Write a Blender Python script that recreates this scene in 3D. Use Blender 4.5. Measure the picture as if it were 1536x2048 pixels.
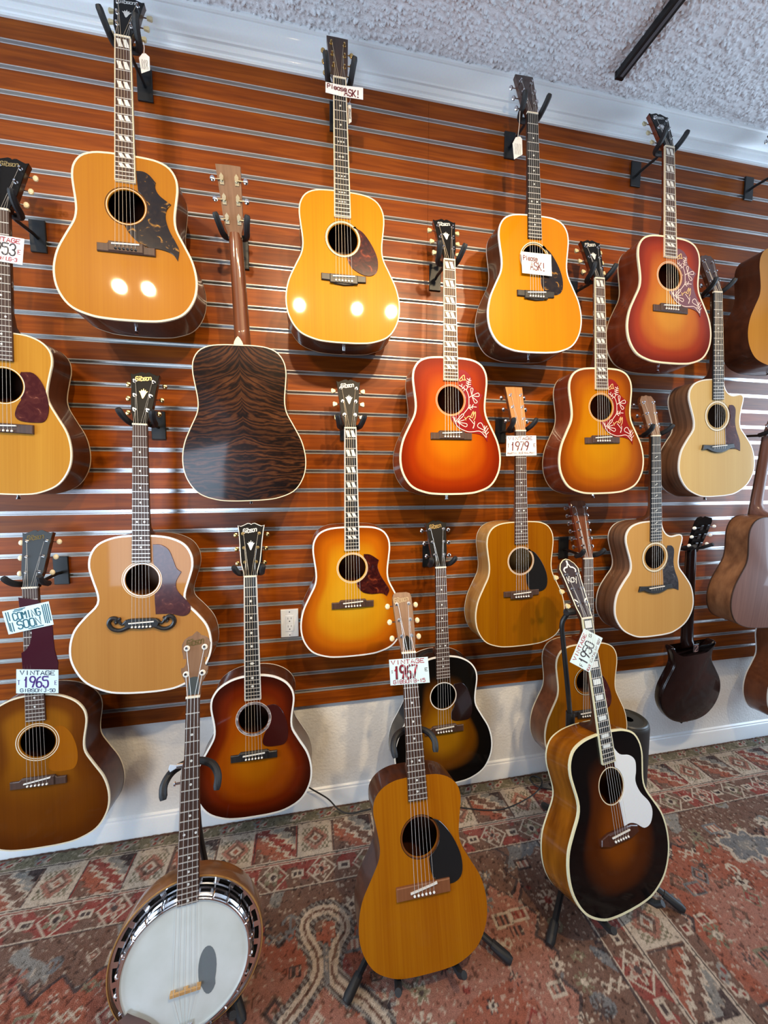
import bpy, bmesh, math, random
import numpy as np
from mathutils import Vector, Matrix

for o in list(bpy.data.objects):
    bpy.data.objects.remove(o, do_unlink=True)
SC = bpy.context.scene
COL = SC.collection
rnd = random.Random(7)

# ------------------------------------------------------------------ camera
FPX = 770.0
CAM = np.array([0.0, -1.574, 1.435])
YAW, PITCH, ROLL = [math.radians(a) for a in (11.16, 4.97, 0.02)]
FW = np.array([math.sin(YAW) * math.cos(PITCH), math.cos(YAW) * math.cos(PITCH), -math.sin(PITCH)])
_r = np.array([math.cos(YAW), -math.sin(YAW), 0.0])
_u = np.cross(_r, FW)
RT = math.cos(ROLL) * _r + math.sin(ROLL) * _u
UP = -math.sin(ROLL) * _r + math.cos(ROLL) * _u
cd = bpy.data.cameras.new('camera')
cam = bpy.data.objects.new('camera', cd)
COL.objects.link(cam)
cd.sensor_fit = 'VERTICAL'
cd.sensor_height = 24.0
cd.lens = FPX / 2048.0 * 24.0
cd.clip_start = 0.02
cam.matrix_world = Matrix(((RT[0], UP[0], -FW[0], CAM[0]), (RT[1], UP[1], -FW[1], CAM[1]),
                           (RT[2], UP[2], -FW[2], CAM[2]), (0, 0, 0, 1)))
SC.camera = cam


def ray(px, py):
    return (px - 768) / FPX * RT - (py - 1024) / FPX * UP + FW


def at_y(p, d):
    """point seen at pixel p on the plane that stands d metres in front of the slat face"""
    v = ray(*p)
    t = (-d - CAM[1]) / v[1]
    return Vector(CAM + v * t)


def at_z(p, z):
    v = ray(*p)
    t = (z - CAM[2]) / v[2]
    return Vector(CAM + v * t)


# ------------------------------------------------------------------ light and exposure
SC.view_settings.view_transform = 'Standard'
SC.view_settings.look = 'None'
SC.view_settings.gamma = 1.0
SC.view_settings.use_curve_mapping = False
SC.view_settings.exposure = 0.0
SC.cycles.use_denoising = True
SC.cycles.max_bounces = 7
SC.cycles.sample_clamp_indirect = 6.0

world = bpy.data.worlds.new('sky')
SC.world = world
world.use_nodes = True
wn = world.node_tree
bg = wn.nodes['Background']
bg.inputs[0].default_value = (0.62, 0.78, 1.0, 1)
bg.inputs[1].default_value = 1.1

CEIL = 3.0


def area(name, loc, rot, sx, sy, power, color):
    l = bpy.data.lights.new(name, 'AREA')
    l.shape = 'RECTANGLE'
    l.size, l.size_y, l.energy, l.color = sx, sy, power, color
    o = bpy.data.objects.new(name, l)
    COL.objects.link(o)
    o.location = loc
    o.rotation_euler = rot
    return o


# daylight through the shop windows: front left, and at both ends of the room
area('daylight_front', (-1.9, -4.44, 0.95), (math.radians(90), 0, 0), 1.35, 1.3, 62, (0.60, 0.78, 1.0))
area('daylight_right', (3.94, -0.95, 1.45), (math.radians(90), 0, math.radians(90)), 1.3, 2.0, 85, (0.62, 0.8, 1.0))
area('daylight_left', (-2.64, -1.35, 1.3), (math.radians(90), 0, math.radians(-90)), 1.3, 1.8, 75, (0.64, 0.81, 1.0))


def spot(loc, tgt, power, angle=70, blend=0.7, size=0.035, color=(1.0, 0.76, 0.46)):
    l = bpy.data.lights.new('spot_lamp', 'SPOT')
    l.energy, l.spot_size, l.spot_blend, l.shadow_soft_size, l.color = power, math.radians(angle), blend, size, color
    o = bpy.data.objects.new('spot_lamp', l)
    COL.objects.link(o)
    o.location = loc
    d = Vector(tgt) - Vector(loc)
    o.rotation_euler = d.to_track_quat('-Z', 'Y').to_euler()
    return o


SPOTS = [((-1.10, -1.47, 2.80), (-0.66, 0, 1.80), 32, 84),
         ((-0.94, -1.47, 2.80), (-0.55, 0, 1.70), 32, 86),
         ((-0.04, -1.74, 2.80), (-0.12, 0, 1.90), 84, 70),
         ((0.38, -1.72, 2.80), (0.74, 0, 1.85), 76, 74),
         ((1.205, -1.60, 2.80), (1.15, 0, 1.55), 92, 84),
         ((0.64, -1.72, 2.80), (0.20, 0, 0.75), 118, 84)]
for lo, tg, pw, an in SPOTS:
    spot(lo, tg, pw, an)

# ------------------------------------------------------------------ helpers


def tag(o, label=None, cat=None, group=None, kind=None):
    if label: o['label'] = label
    if cat: o['category'] = cat
    if group: o['group'] = group
    if kind: o['kind'] = kind
    return o


def empty(name, label, cat, mat=None, group=None):
    o = bpy.data.objects.new(name, None)
    COL.objects.link(o)
    o.empty_display_size = 0.05
    if mat is not None: o.matrix_world = mat
    return tag(o, label, cat, group)


class MB:
    def __init__(s):
        s.v, s.f = [], []

    def add(s, verts, faces):
        b = len(s.v)
        s.v.extend([tuple(p) for p in verts])
        s.f.extend([tuple(i + b for i in f) for f in faces])
        return s

    def box(s, x0, x1, y0, y1, z0, z1):
        return s.add([(x0, y0, z0), (x1, y0, z0), (x1, y1, z0), (x0, y1, z0), (x0, y0, z1), (x1, y0, z1), (x1, y1, z1), (x0, y1, z1)],
                     [(0, 3, 2, 1), (4, 5, 6, 7), (0, 1, 5, 4), (1, 2, 6, 5), (2, 3, 7, 6), (3, 0, 4, 7)])

    def rbox(s, x0, x1, y0, y1, z0, z1, b):
        """box with the edges of its z1 face chamfered"""
        o = [(x0, y0), (x1, y0), (x1, y1), (x0, y1)]
        i = [(x0 + b, y0 + b), (x1 - b, y0 + b), (x1 - b, y1 - b), (x0 + b, y1 - b)]
        zb = z1 - b if z1 > z0 else z1 + b
        v = [(p[0], p[1], z0) for p in o] + [(p[0], p[1], zb) for p in o] + [(p[0], p[1], z1) for p in i]
        f = [(0, 3, 2, 1), (8, 9, 10, 11)]
        for k in range(4):
            n = (k + 1) % 4
            f += [(k, n, 4 + n, 4 + k), (4 + k, 4 + n, 8 + n, 8 + k)]
        return s.add(v, f)

    def prism(s, pts, z0, z1, ch=0.0, T=None):
        """extrude a 2-D outline; ch chamfers the z1 edge"""
        pts = ccw(pts)
        n = len(pts)
        rings = [[(x, y, z0) for x, y in pts]]
        if ch:
            ins = offset(pts, -ch)
            sg = 1 if z1 > z0 else -1
            rings += [[(x, y, z1 - sg * ch) for x, y in pts], [(x, y, z1) for x, y in ins]]
        else:
            rings += [[(x, y, z1) for x, y in pts]]
        v = [p for r in rings for p in r]
        if T: v = [T(*p) for p in v]
        f = [tuple(reversed(range(n))), tuple((len(rings) - 1) * n + i for i in range(n))]
        for k in range(len(rings) - 1):
            for i in range(n):
                j = (i + 1) % n
                f.append((k * n + i, k * n + j, (k + 1) * n + j, (k + 1) * n + i))
        return s.add(v, f)

    def tube(s, path, r, n=8, cap=True, closed=False):
        path = [Vector(p) for p in path]
        m = len(path)
        rr = r if isinstance(r, (list, tuple)) else [r] * m
        vs = []
        ref = None
        for i, p in enumerate(path):
            if closed:
                d = path[(i + 1) % m] - path[i - 1]
            else:
                d = path[min(i + 1, m - 1)] - path[max(i - 1, 0)]
            if d.length < 1e-9: d = Vector((0, 0, 1))
            d.normalize()
            if ref is None:
                ref = Vector((0, 0, 1)) if abs(d.z) < 0.9 else Vector((1, 0, 0))
            a = d.cross(ref)
            if a.length < 1e-6: a = d.cross(Vector((1, 0.3, 0.1)))
            a.normalize()
            b = a.cross(d)
            ref = b
            for k in range(n):
                t = 2 * math.pi * k / n
                vs.append(p + a * (rr[i] * math.cos(t)) + b * (rr[i] * math.sin(t)))
        fs = []
        for i in range(m if closed else m - 1):
            i2 = (i + 1) % m
            for k in range(n):
                k2 = (k + 1) % n
                fs.append((i * n + k, i * n + k2, i2 * n + k2, i2 * n + k))
        if cap and not closed:
            fs.append(tuple(reversed(range(n))))
            fs.append(tuple((m - 1) * n + k for k in range(n)))
        return s.add(vs, fs)

    def cyl(s, p0, p1, r0, r1=None, n=12):
        return s.tube([p0, p1], [r0, r0 if r1 is None else r1], n)

    def ball(s, c, rx, ry, rz, n=10, m=6):
        vs = [(c[0], c[1], c[2] - rz)]
        for j in range(1, m):
            ph = -math.pi / 2 + math.pi * j / m
            for i in range(n):
                t = 2 * math.pi * i / n
                vs.append((c[0] + rx * math.cos(ph) * math.cos(t), c[1] + ry * math.cos(ph) * math.sin(t), c[2] + rz * math.sin(ph)))
        vs.append((c[0], c[1], c[2] + rz))
        fs = []
        for i in range(n):
            fs.append((0, 1 + (i + 1) % n, 1 + i))
            b = 1 + (m - 2) * n
            fs.append((len(vs) - 1, b + i, b + (i + 1) % n))
        for j in range(m - 2):
            for i in range(n):
                a = 1 + j * n
                fs.append((a + i, a + (i + 1) % n, a + n + (i + 1) % n, a + n + i))
        return s.add(vs, fs)

    def annulus(s, c, r0, r1, z0, z1, n=48, a0=0.0, a1=2 * math.pi):
        full = abs(a1 - a0 - 2 * math.pi) < 1e-6
        k = n if full else n + 1
        vs = []
        for i in range(k):
            t = a0 + (a1 - a0) * i / n
            for r, z in ((r0, z0), (r0, z1), (r1, z1), (r1, z0)):
                vs.append((c[0] + r * math.cos(t), c[1] + r * math.sin(t), z))
        fs = []
        for i in range(n):
            j = (i + 1) % k
            for q in range(4):
                q2 = (q + 1) % 4
                fs.append((i * 4 + q, i * 4 + q2, j * 4 + q2, j * 4 + q))
        return s.add(vs, fs)

    def ribbon(s, pts, w, T):
        """flat stroke of width w through 2-D pts; T maps (x, y) to 3-D"""
        pts = [Vector((p[0], p[1])) for p in pts]
        n = len(pts)
        if n == 1 or (n == 2 and (pts[0] - pts[1]).length < 1e-7):
            p = pts[0]
            pts = [p - Vector((w * .5, 0)), p + Vector((w * .5, 0))]
            n = 2
        L, R = [], []
        for i in range(n):
            d = pts[min(i + 1, n - 1)] - pts[max(i - 1, 0)]
            if d.length < 1e-9: d = Vector((1, 0))
            d.normalize()
            nn = Vector((-d.y, d.x)) * (w / 2)
            L.append(pts[i] + nn)
            R.append(pts[i] - nn)
        e0 = (pts[0] - pts[1]).normalized() * w * .3
        e1 = (pts[-1] - pts[-2]).normalized() * w * .3
        L[0] += e0; R[0] += e0; L[-1] += e1; R[-1] += e1
        v = [T(p.x, p.y) for p in L] + [T(p.x, p.y) for p in R]
        return s.add(v, [(i, n + i, n + i + 1, i + 1) for i in range(n - 1)])

    def build(s, name, mat, parent=None, smooth=True, angle=35, attrs=None):
        me = bpy.data.meshes.new(name)
        me.from_pydata(s.v, [], s.f)
        me.update()
        if mat is not None: me.materials.append(mat)
        if smooth and len(me.polygons):
            me.polygons.foreach_set('use_smooth', [True] * len(me.polygons))
            me.set_sharp_from_angle(angle=math.radians(angle))
        if attrs:
            for k, vals in attrs.items():
                a = me.attributes.new(k, 'FLOAT', 'POINT')
                a.data.foreach_set('value', np.asarray(vals, dtype=np.float32))
        o = bpy.data.objects.new(name, me)
        COL.objects.link(o)
        if parent is not None: o.parent = parent
        return o


def ccw(pts):
    a = sum(pts[i - 1][0] * pts[i][1] - pts[i][0] * pts[i - 1][1] for i in range(len(pts)))
    return list(pts) if a > 0 else list(reversed(pts))


def offset(pts, d):
    """offset a ccw outline outward by d (inward if negative)"""
    n = len(pts)
    out = []
    for i in range(n):
        p0, p1, p2 = pts[i - 1], pts[i], pts[(i + 1) % n]
        a = Vector((p1[0] - p0[0], p1[1] - p0[1]))
        b = Vector((p2[0] - p1[0], p2[1] - p1[1]))
        if a.length < 1e-9: a = b.copy()
        if b.length < 1e-9: b = a.copy()
        if a.length < 1e-9:
            out.append(p1); continue
        a.normalize(); b.normalize()
        na, nb = Vector((a.y, -a.x)), Vector((b.y, -b.x))
        m = na + nb
        if m.length < 1e-6: m = na.copy()
        m.normalize()
        k = d / max(0.5, m.dot(na))
        out.append((p1[0] + m.x * k, p1[1] + m.y * k))
    return out


def spline(pts, per=6, closed=False):
    """Catmull-Rom through 2-D or 3-D points"""
    P = [np.array(p, float) for p in pts]
    n = len(P)
    out = []
    seg = n if closed else n - 1
    for i in range(seg):
        p1, p2 = P[i], P[(i + 1) % n]
        p0 = P[i - 1] if (closed or i > 0) else 2 * p1 - p2
        p3 = P[(i + 2) % n] if (closed or i + 2 < n) else 2 * p2 - p1
        for k in range(per):
            t = k / per
            out.append(0.5 * ((2 * p1) + (p2 - p0) * t + (2 * p0 - 5 * p1 + 4 * p2 - p3) * t * t + (3 * p1 - p0 - 3 * p2 + p3) * t ** 3))
    if not closed: out.append(P[-1])
    return [tuple(p) for p in out]


# ------------------------------------------------------------------ materials
MATS = {}


def newmat(name):
    m = bpy.data.materials.new(name)
    m.use_nodes = True
    nt = m.node_tree
    return m, nt, nt.nodes['Principled BSDF']


def setp(b, **k):
    names = {'col': 'Base Color', 'rough': 'Roughness', 'metal': 'Metallic', 'coat': 'Coat Weight', 'coatr': 'Coat Roughness',
             'spec': 'Specular IOR Level', 'sheen': 'Sheen Weight', 'trans': 'Transmission Weight'}
    for q, v in k.items():
        b.inputs[names[q]].default_value = (*v, 1) if q == 'col' else v


def plain(name, col, rough=0.5, metal=0.0, coat=0.0, spec=0.5, bump=0.0, bscale=200):
    if name in MATS: return MATS[name]
    m, nt, b = newmat(name)
    setp(b, col=col, rough=rough, metal=metal, coat=coat, spec=spec, coatr=0.06)
    tc = nt.nodes.new('ShaderNodeTexCoord')
    no = nt.nodes.new('ShaderNodeTexNoise')
    no.inputs['Scale'].default_value = bscale
    nt.links.new(tc.outputs['Object'], no.inputs['Vector'])
    mx = nt.nodes.new('ShaderNodeMixRGB')
    mx.blend_type = 'MULTIPLY'
    mx.inputs[0].default_value = 0.12
    mx.inputs[1].default_value = (*col, 1)
    nt.links.new(no.outputs['Color'], mx.inputs[2])
    nt.links.new(mx.outputs[0], b.inputs['Base Color'])
    if bump:
        bp = nt.nodes.new('ShaderNodeBump')
        bp.inputs['Strength'].default_value = bump
        bp.inputs['Distance'].default_value = 0.002
        nt.links.new(no.outputs['Fac'], bp.inputs['Height'])
        nt.links.new(bp.outputs[0], b.inputs['Normal'])
    MATS[name] = m
    return m


def ramp(nt, stops):
    r = nt.nodes.new('ShaderNodeValToRGB')
    el = r.color_ramp.elements
    while len(el) > 1: el.remove(el[0])
    el[0].position = stops[0][0]
    el[0].color = (*stops[0][1], 1)
    for p, c in stops[1:]:
        e = el.new(p)
        e.color = (*c, 1)
    return r


def wood(name, stops, scale=(150, 2.5, 20), detail=4, rough=0.35, coat=0.6, coatr=0.05, burst=None, band=0.35, bandscale=(9, .5, 1), spec=0.4, flake=0.0, mirror=False):
    """wood with grain running along local Y; burst = colour stops read from the 'burst' attribute"""
    if name in MATS: return MATS[name]
    m, nt, b = newmat(name)
    N, Lk = nt.nodes, nt.links
    setp(b, rough=rough, coat=coat, coatr=coatr, spec=spec)
    tc = N.new('ShaderNodeTexCoord')
    vec = tc.outputs['Object']
    if mirror:
        sx = N.new('ShaderNodeSeparateXYZ'); Lk.new(vec, sx.inputs[0])
        ab = N.new('ShaderNodeMath'); ab.operation = 'ABSOLUTE'; Lk.new(sx.outputs[0], ab.inputs[0])
        cx = N.new('ShaderNodeCombineXYZ'); Lk.new(ab.outputs[0], cx.inputs[0]); Lk.new(sx.outputs[1], cx.inputs[1]); Lk.new(sx.outputs[2], cx.inputs[2])
        vec = cx.outputs[0]
    mp = N.new('ShaderNodeMapping'); mp.inputs['Scale'].default_value = scale
    Lk.new(vec, mp.inputs['Vector'])
    n1 = N.new('ShaderNodeTexNoise'); n1.inputs['Scale'].default_value = 1.0; n1.inputs['Detail'].default_value = detail
    Lk.new(mp.outputs[0], n1.inputs['Vector'])
    mp2 = N.new('ShaderNodeMapping'); mp2.inputs['Scale'].default_value = bandscale
    Lk.new(vec, mp2.inputs['Vector'])
    n2 = N.new('ShaderNodeTexNoise'); n2.inputs['Scale'].default_value = 1.0; n2.inputs['Detail'].default_value = 2
    Lk.new(mp2.outputs[0], n2.inputs['Vector'])
    mixf = N.new('ShaderNodeMix'); mixf.inputs[0].default_value = band
    Lk.new(n1.outputs['Fac'], mixf.inputs[2]); Lk.new(n2.outputs['Fac'], mixf.inputs[3])
    r = ramp(nt, stops)
    Lk.new(mixf.outputs[0], r.inputs[0])
    out = r.outputs[0]
    if burst:
        at = N.new('ShaderNodeAttribute'); at.attribute_name = 'burst'
        br = ramp(nt, burst)
        br.color_ramp.interpolation = 'EASE'
        Lk.new(at.outputs['Fac'], br.inputs[0])
        mx = N.new('ShaderNodeMixRGB'); mx.blend_type = 'MULTIPLY'; mx.inputs[0].default_value = 1.0
        Lk.new(out, mx.inputs[1]); Lk.new(br.outputs[0], mx.inputs[2])
        out = mx.outputs[0]
    Lk.new(out, b.inputs['Base Color'])
    MATS[name] = m
    return m


W1 = [(0.3, (0.93, 0.93, 0.93)), (0.7, (1.06, 1.06, 1.06))]


def topmat(name, c, burst=None, contrast=0.14, rough=0.34, coat=0.3):
    if burst:
        st = [(0.3, (1 - contrast,) * 3), (0.7, (1.0, 1.0, 1.0))]
    else:
        lo = tuple(v * (1 - contrast * k) for v, k in zip(c, (1.0, 1.6, 2.0)))
        st = [(0.3, lo), (0.7, c)]
    return wood(name, st, (190, 1.6, 10), 3, rough, coat, 0.045, burst, 0.55, (16, .9, 1), 0.06)


def tortoise(name, dark, mid, light, amount=0.62):
    if name in MATS: return MATS[name]
    m, nt, b = newmat(name)
    setp(b, rough=0.2, coat=0.35, coatr=0.05, spec=.25)
    N, Lk = nt.nodes, nt.links
    tc = N.new('ShaderNodeTexCoord')
    n1 = N.new('ShaderNodeTexNoise'); n1.inputs['Scale'].default_value = 42; n1.inputs['Detail'].default_value = 6
    n1.inputs['Distortion'].default_value = 1.2
    Lk.new(tc.outputs['Object'], n1.inputs['Vector'])
    r = ramp(nt, [(0.42, dark), (amount, mid), (min(amount + .13, .97), light)])
    Lk.new(n1.outputs['Fac'], r.inputs[0])
    Lk.new(r.outputs[0], b.inputs['Base Color'])
    MATS[name] = m
    return m


def weave(name, col, rough=0.9, scale=500, strength=0.5, dist=0.003, detail=3):
    m, nt, b = newmat(name)
    setp(b, col=col, rough=rough, spec=0.25)
    tc = nt.nodes.new('ShaderNodeTexCoord')
    no = nt.nodes.new('ShaderNodeTexNoise'); no.inputs['Scale'].default_value = scale; no.inputs['Detail'].default_value = detail
    nt.links.new(tc.outputs['Object'], no.inputs['Vector'])
    bp = nt.nodes.new('ShaderNodeBump'); bp.inputs['Strength'].default_value = strength; bp.inputs['Distance'].default_value = dist
    nt.links.new(no.outputs['Fac'], bp.inputs['Height'])
    nt.links.new(bp.outputs[0], b.inputs['Normal'])
    return m, nt, b, no


# wall paint with an orange-peel texture
PAINT, *_ = weave('wall_paint', (0.80, 0.79, 0.76), 0.7, 95, 0.55, 0.004)
TRIM = plain('trim_paint', (0.90, 0.91, 0.91), 0.35, coat=0.1)
POP, *_ = weave('ceiling_plaster', (0.84, 0.85, 0.87), 0.9, 260, 0.5, 0.003)
FLOORM = plain('floor_carpet', (0.11, 0.075, 0.055), 0.9, bump=0.4, bscale=300)

# slat laminate: cherry grain along X
slatm, nt, b = newmat('slat_cherry_laminate')
setp(b, rough=0.34, spec=0.24, coat=0.0, coatr=0.12)
N, Lk = nt.nodes, nt.links
tc = N.new('ShaderNodeTexCoord')
mp = N.new('ShaderNodeMapping'); mp.inputs['Scale'].default_value = (2.2, 1, 46)
Lk.new(tc.outputs['Object'], mp.inputs['Vector'])
n1 = N.new('ShaderNodeTexNoise'); n1.inputs['Scale'].default_value = 1.6; n1.inputs['Detail'].default_value = 7; n1.inputs['Distortion'].default_value = 0.7
Lk.new(mp.outputs[0], n1.inputs['Vector'])
mp2 = N.new('ShaderNodeMapping'); mp2.inputs['Scale'].default_value = (0.8, 1, 5)
Lk.new(tc.outputs['Object'], mp2.inputs['Vector'])
n2 = N.new('ShaderNodeTexNoise'); n2.inputs['Scale'].default_value = 1.5; n2.inputs['Detail'].default_value = 3
Lk.new(mp2.outputs[0], n2.inputs['Vector'])
mixf = N.new('ShaderNodeMix'); mixf.inputs[0].default_value = 0.4
Lk.new(n1.outputs['Fac'], mixf.inputs[2]); Lk.new(n2.outputs['Fac'], mixf.inputs[3])
rr = ramp(nt, [(0.30, (0.105, 0.019, 0.0007)), (0.5, (0.215, 0.044, 0.0015)), (0.70, (0.340, 0.082, 0.0042))])
Lk.new(mixf.outputs[0], rr.inputs[0]); Lk.new(rr.outputs[0], b.inputs['Base Color'])
ALU = plain('aluminium', (0.58, 0.56, 0.55), 0.25, metal=0.62, bscale=2)
CHROME = plain('chrome', (0.82, 0.82, 0.84), 0.14, metal=1.0)
GOLD = plain('gold_plate', (0.85, 0.58, 0.22), 0.2, metal=1.0)
BLACKM = plain('black_powder_coat', (0.010, 0.011, 0.012), 0.4)
FOAM = plain('black_foam', (0.010, 0.011, 0.013), 0.55, bump=0.3, bscale=500)
BLACKG = plain('black_gloss', (0.010, 0.009, 0.009), 0.10, coat=0.2, spec=.35)
HEADBLK = plain('head_veneer_black', (0.008, 0.0075, 0.0075), 0.40, spec=.10)
CREAM = plain('cream_celluloid', (0.80, 0.70, 0.50), 0.25, coat=0.4)
WHITEB = plain('white_celluloid', (0.86, 0.84, 0.78), 0.25, coat=0.4)
PEARL = plain('mother_of_pearl', (0.78, 0.80, 0.78), 0.15, coat=0.6)
BONE = plain('bone', (0.86, 0.80, 0.66), 0.35)
PAPER = plain('white_card', (0.86, 0.87, 0.88), 0.7)
STEEL = plain('steel_string', (0.70, 0.67, 0.62), 0.35, metal=0.4)
BRONZE = plain('bronze_string', (0.80, 0.64, 0.44), 0.35, metal=0.4)
FRETM = plain('fret_wire', (0.80, 0.76, 0.70), 0.3, metal=0.5)
ROSEFB = wood('rosewood_board', [(0.3, (0.035, 0.017, 0.011)), (0.7, (0.085, 0.040, 0.025))], (160, 4, 20), 4, 0.5, 0.1)
EBONY = wood('ebony_board', [(0.3, (0.008, 0.008, 0.008)), (0.7, (0.022, 0.020, 0.020))], (160, 4, 20), 4, 0.42, 0.1)
MAHOG = wood('mahogany', [(0.3, (0.10, 0.030, 0.012)), (0.7, (0.19, 0.062, 0.024))], (110, 3, 40), 4, 0.35, 0.5, spec=.2)
MAHOGD = wood('dark_mahogany', [(0.3, (0.035, 0.011, 0.006)), (0.7, (0.085, 0.026, 0.012))], (110, 3, 40), 4, 0.3, 0.35, spec=.25)
CHERRYSIDE = wood('cherry_mahogany', [(0.3, (0.10, 0.018, 0.007)), (0.7, (0.19, 0.036, 0.012))], (90, 3, 40), 4, 0.25, 0.35, spec=.25)
ROSESIDE = wood('rosewood_side', [(0.3, (0.022, 0.011, 0.007)), (0.7, (0.075, 0.032, 0.018))], (70, 2, 60), 5, 0.25, 0.35, spec=.25)
WALNUT = wood('grained_rosewood_side', [(0.35, (0.05, 0.024, 0.014)), (0.65, (0.20, 0.098, 0.055))], (6, 1.5, 80), 5, 0.4, 0.3, spec=.2)
MAPLESIDE = wood('tinted_maple_side', [(0.3, (0.13, 0.046, 0.016)), (0.7, (0.23, 0.088, 0.032))], (90, 3, 40), 4, 0.3, 0.35, spec=.25)
KOASIDE = wood('golden_koa', [(0.3, (0.28, 0.13, 0.035)), (0.7, (0.46, 0.245, 0.075))], (60, 2, 60), 5, 0.3, 0.35, spec=.25)
MAHBACK = wood('satin_mahogany', [(0.3, (0.13, 0.055, 0.04)), (0.7, (0.22, 0.105, 0.075))], (130, 2, 60), 4, 0.45, 0.2, spec=.2)
MAHSIDE2 = wood('figured_mahogany_side', [(0.32, (0.09, 0.032, 0.015)), (0.68, (0.34, 0.155, 0.07))], (14, 14, 30), 4, 0.4, 0.35, spec=.2)
NECKBROWN = wood('pale_head_wood', [(0.3, (0.17, 0.095, 0.055)), (0.7, (0.26, 0.15, 0.09))], (120, 3, 30), 4, 0.4, 0.3, spec=.2)
REDBRIDGE = wood('red_rosewood', [(0.3, (0.17, 0.06, 0.024)), (0.7, (0.26, 0.10, 0.042))], (120, 3, 30), 4, 0.45, 0.15, spec=.2)
KOAHEAD = wood('koa_head', [(0.3, (0.34, 0.15, 0.045)), (0.7, (0.48, 0.24, 0.08))], (120, 3, 30), 4, 0.35, 0.5, spec=.2)
INSIDE = plain('raw_inside_wood', (0.16, 0.085, 0.045), 0.8)

# book-matched figured rosewood
ROSEBACK, nt, b = newmat('figured_rosewood_back')
setp(b, rough=0.3, coat=0.3, coatr=0.08, spec=.2)
N, Lk = nt.nodes, nt.links
tc = N.new('ShaderNodeTexCoord')
sx = N.new('ShaderNodeSeparateXYZ'); Lk.new(tc.outputs['Object'], sx.inputs[0])
ab = N.new('ShaderNodeMath'); ab.operation = 'ABSOLUTE'; Lk.new(sx.outputs[0], ab.inputs[0])
def mnode(op, a, bb):
    q = N.new('ShaderNodeMath'); q.operation = op
    for i, s_ in enumerate((a, bb)):
        if isinstance(s_, (int, float)): q.inputs[i].default_value = s_
        else: Lk.new(s_, q.inputs[i])
    return q.outputs[0]
# fans out from the centre seam, rising towards the upper bout
sq = mnode('POWER', ab.outputs[0], 0.62)
vv = mnode('ADD', sx.outputs[1], mnode('MULTIPLY', sq, mnode('MULTIPLY', mnode('SUBTRACT', sx.outputs[1], 0.12), 1.05)))
cx = N.new('ShaderNodeCombineXYZ'); Lk.new(mnode('MULTIPLY', ab.outputs[0], 0.35), cx.inputs[0]); Lk.new(vv, cx.inputs[1])
wv = N.new('ShaderNodeTexWave'); wv.wave_type = 'BANDS'; wv.bands_direction = 'Y'
wv.inputs['Scale'].default_value = 17; wv.inputs['Distortion'].default_value = 15.0; wv.inputs['Detail'].default_value = 6; wv.inputs['Detail Scale'].default_value = 1.6
Lk.new(cx.outputs[0], wv.inputs['Vector'])
nz = N.new('ShaderNodeTexNoise'); nz.inputs['Scale'].default_value = 9; nz.inputs['Detail'].default_value = 3
Lk.new(cx.outputs[0], nz.inputs['Vector'])
r1 = ramp(nt, [(0.0, (0.008, 0.0035, 0.002)), (0.35, (0.024, 0.009, 0.004)), (0.75, (0.044, 0.015, 0.0055)), (1.0, (0.066, 0.025, 0.009))])
Lk.new(wv.outputs['Fac'], r1.inputs[0])
r2 = ramp(nt, [(0.35, (0.45, 0.42, 0.40)), (0.65, (1.35, 1.25, 1.1))])
Lk.new(nz.outputs['Fac'], r2.inputs[0])
mx = N.new('ShaderNodeMixRGB'); mx.blend_type = 'MULTIPLY'; mx.inputs[0].default_value = 1
Lk.new(r1.outputs[0], mx.inputs[1]); Lk.new(r2.outputs[0], mx.inputs[2])
Lk.new(mx.outputs[0], b.inputs['Base Color'])

T_NAT1 = topmat('top_aged_natural', (0.38, 0.154, 0.01), contrast=.16)
T_NAT3 = topmat('top_bright_amber', (0.48, 0.195, 0.0025), contrast=.16)
T_NAT4 = topmat('top_golden_spruce', (0.52, 0.192, 0.0008), contrast=.12)
T_NATP = topmat('top_pale_spruce', (0.58, 0.41, 0.165), contrast=.10)
T_NATJ = topmat('top_blonde_spruce', (0.5, 0.285, 0.088), contrast=.12)
T_KOA = topmat('top_koa', (0.275, 0.1, 0.001), contrast=.34)
T_J50 = topmat('top_old_amber', (0.27, 0.085, 0.007), contrast=.20)
T_B15 = topmat('top_honey', (0.4, 0.142, 0.004), contrast=.30)
T_LG3 = topmat('top_worn_natural', (0.46, 0.23, 0.03), contrast=.2)
T_ORG = topmat('top_orange_natural', (0.46, 0.2, 0.025), contrast=.12)
T_NATJ2 = topmat('top_jumbo_blonde', (0.42, 0.200, 0.050), contrast=.14)
B_CHERRY = topmat('burst_cherry', None, [(0.0, (0.15, 0.009, 0.0004)), (0.3, (0.26, 0.023, 0.0005)), (0.62, (0.38, 0.066, 0.0008)), (1.0, (0.46, 0.135, 0.002))])
B_AMBER = topmat('burst_amber', None, [(0.0, (0.17, 0.030, 0.0006)), (0.3, (0.31, 0.075, 0.0007)), (0.65, (0.42, 0.150, 0.001)), (1.0, (0.46, 0.190, 0.0015))])
B_WINE = topmat('burst_wine', None, [(0.0, (0.13, 0.010, 0.003)), (0.3, (0.26, 0.028, 0.004)), (0.65, (0.41, 0.110, 0.008)), (1.0, (0.50, 0.205, 0.018))])
B_ICED = topmat('burst_iced_tea', None, [(0.0, (0.23, 0.038, 0.001)), (0.3, (0.43, 0.105, 0.002)), (0.65, (0.54, 0.230, 0.006)), (1.0, (0.57, 0.290, 0.012))])
B_J45 = topmat('burst_brown_cherry', None, [(0.0, (0.030, 0.003, 0.0005)), (0.28, (0.125, 0.012, 0.0006)), (0.62, (0.28, 0.052, 0.0008)), (1.0, (0.37, 0.105, 0.002))])
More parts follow.
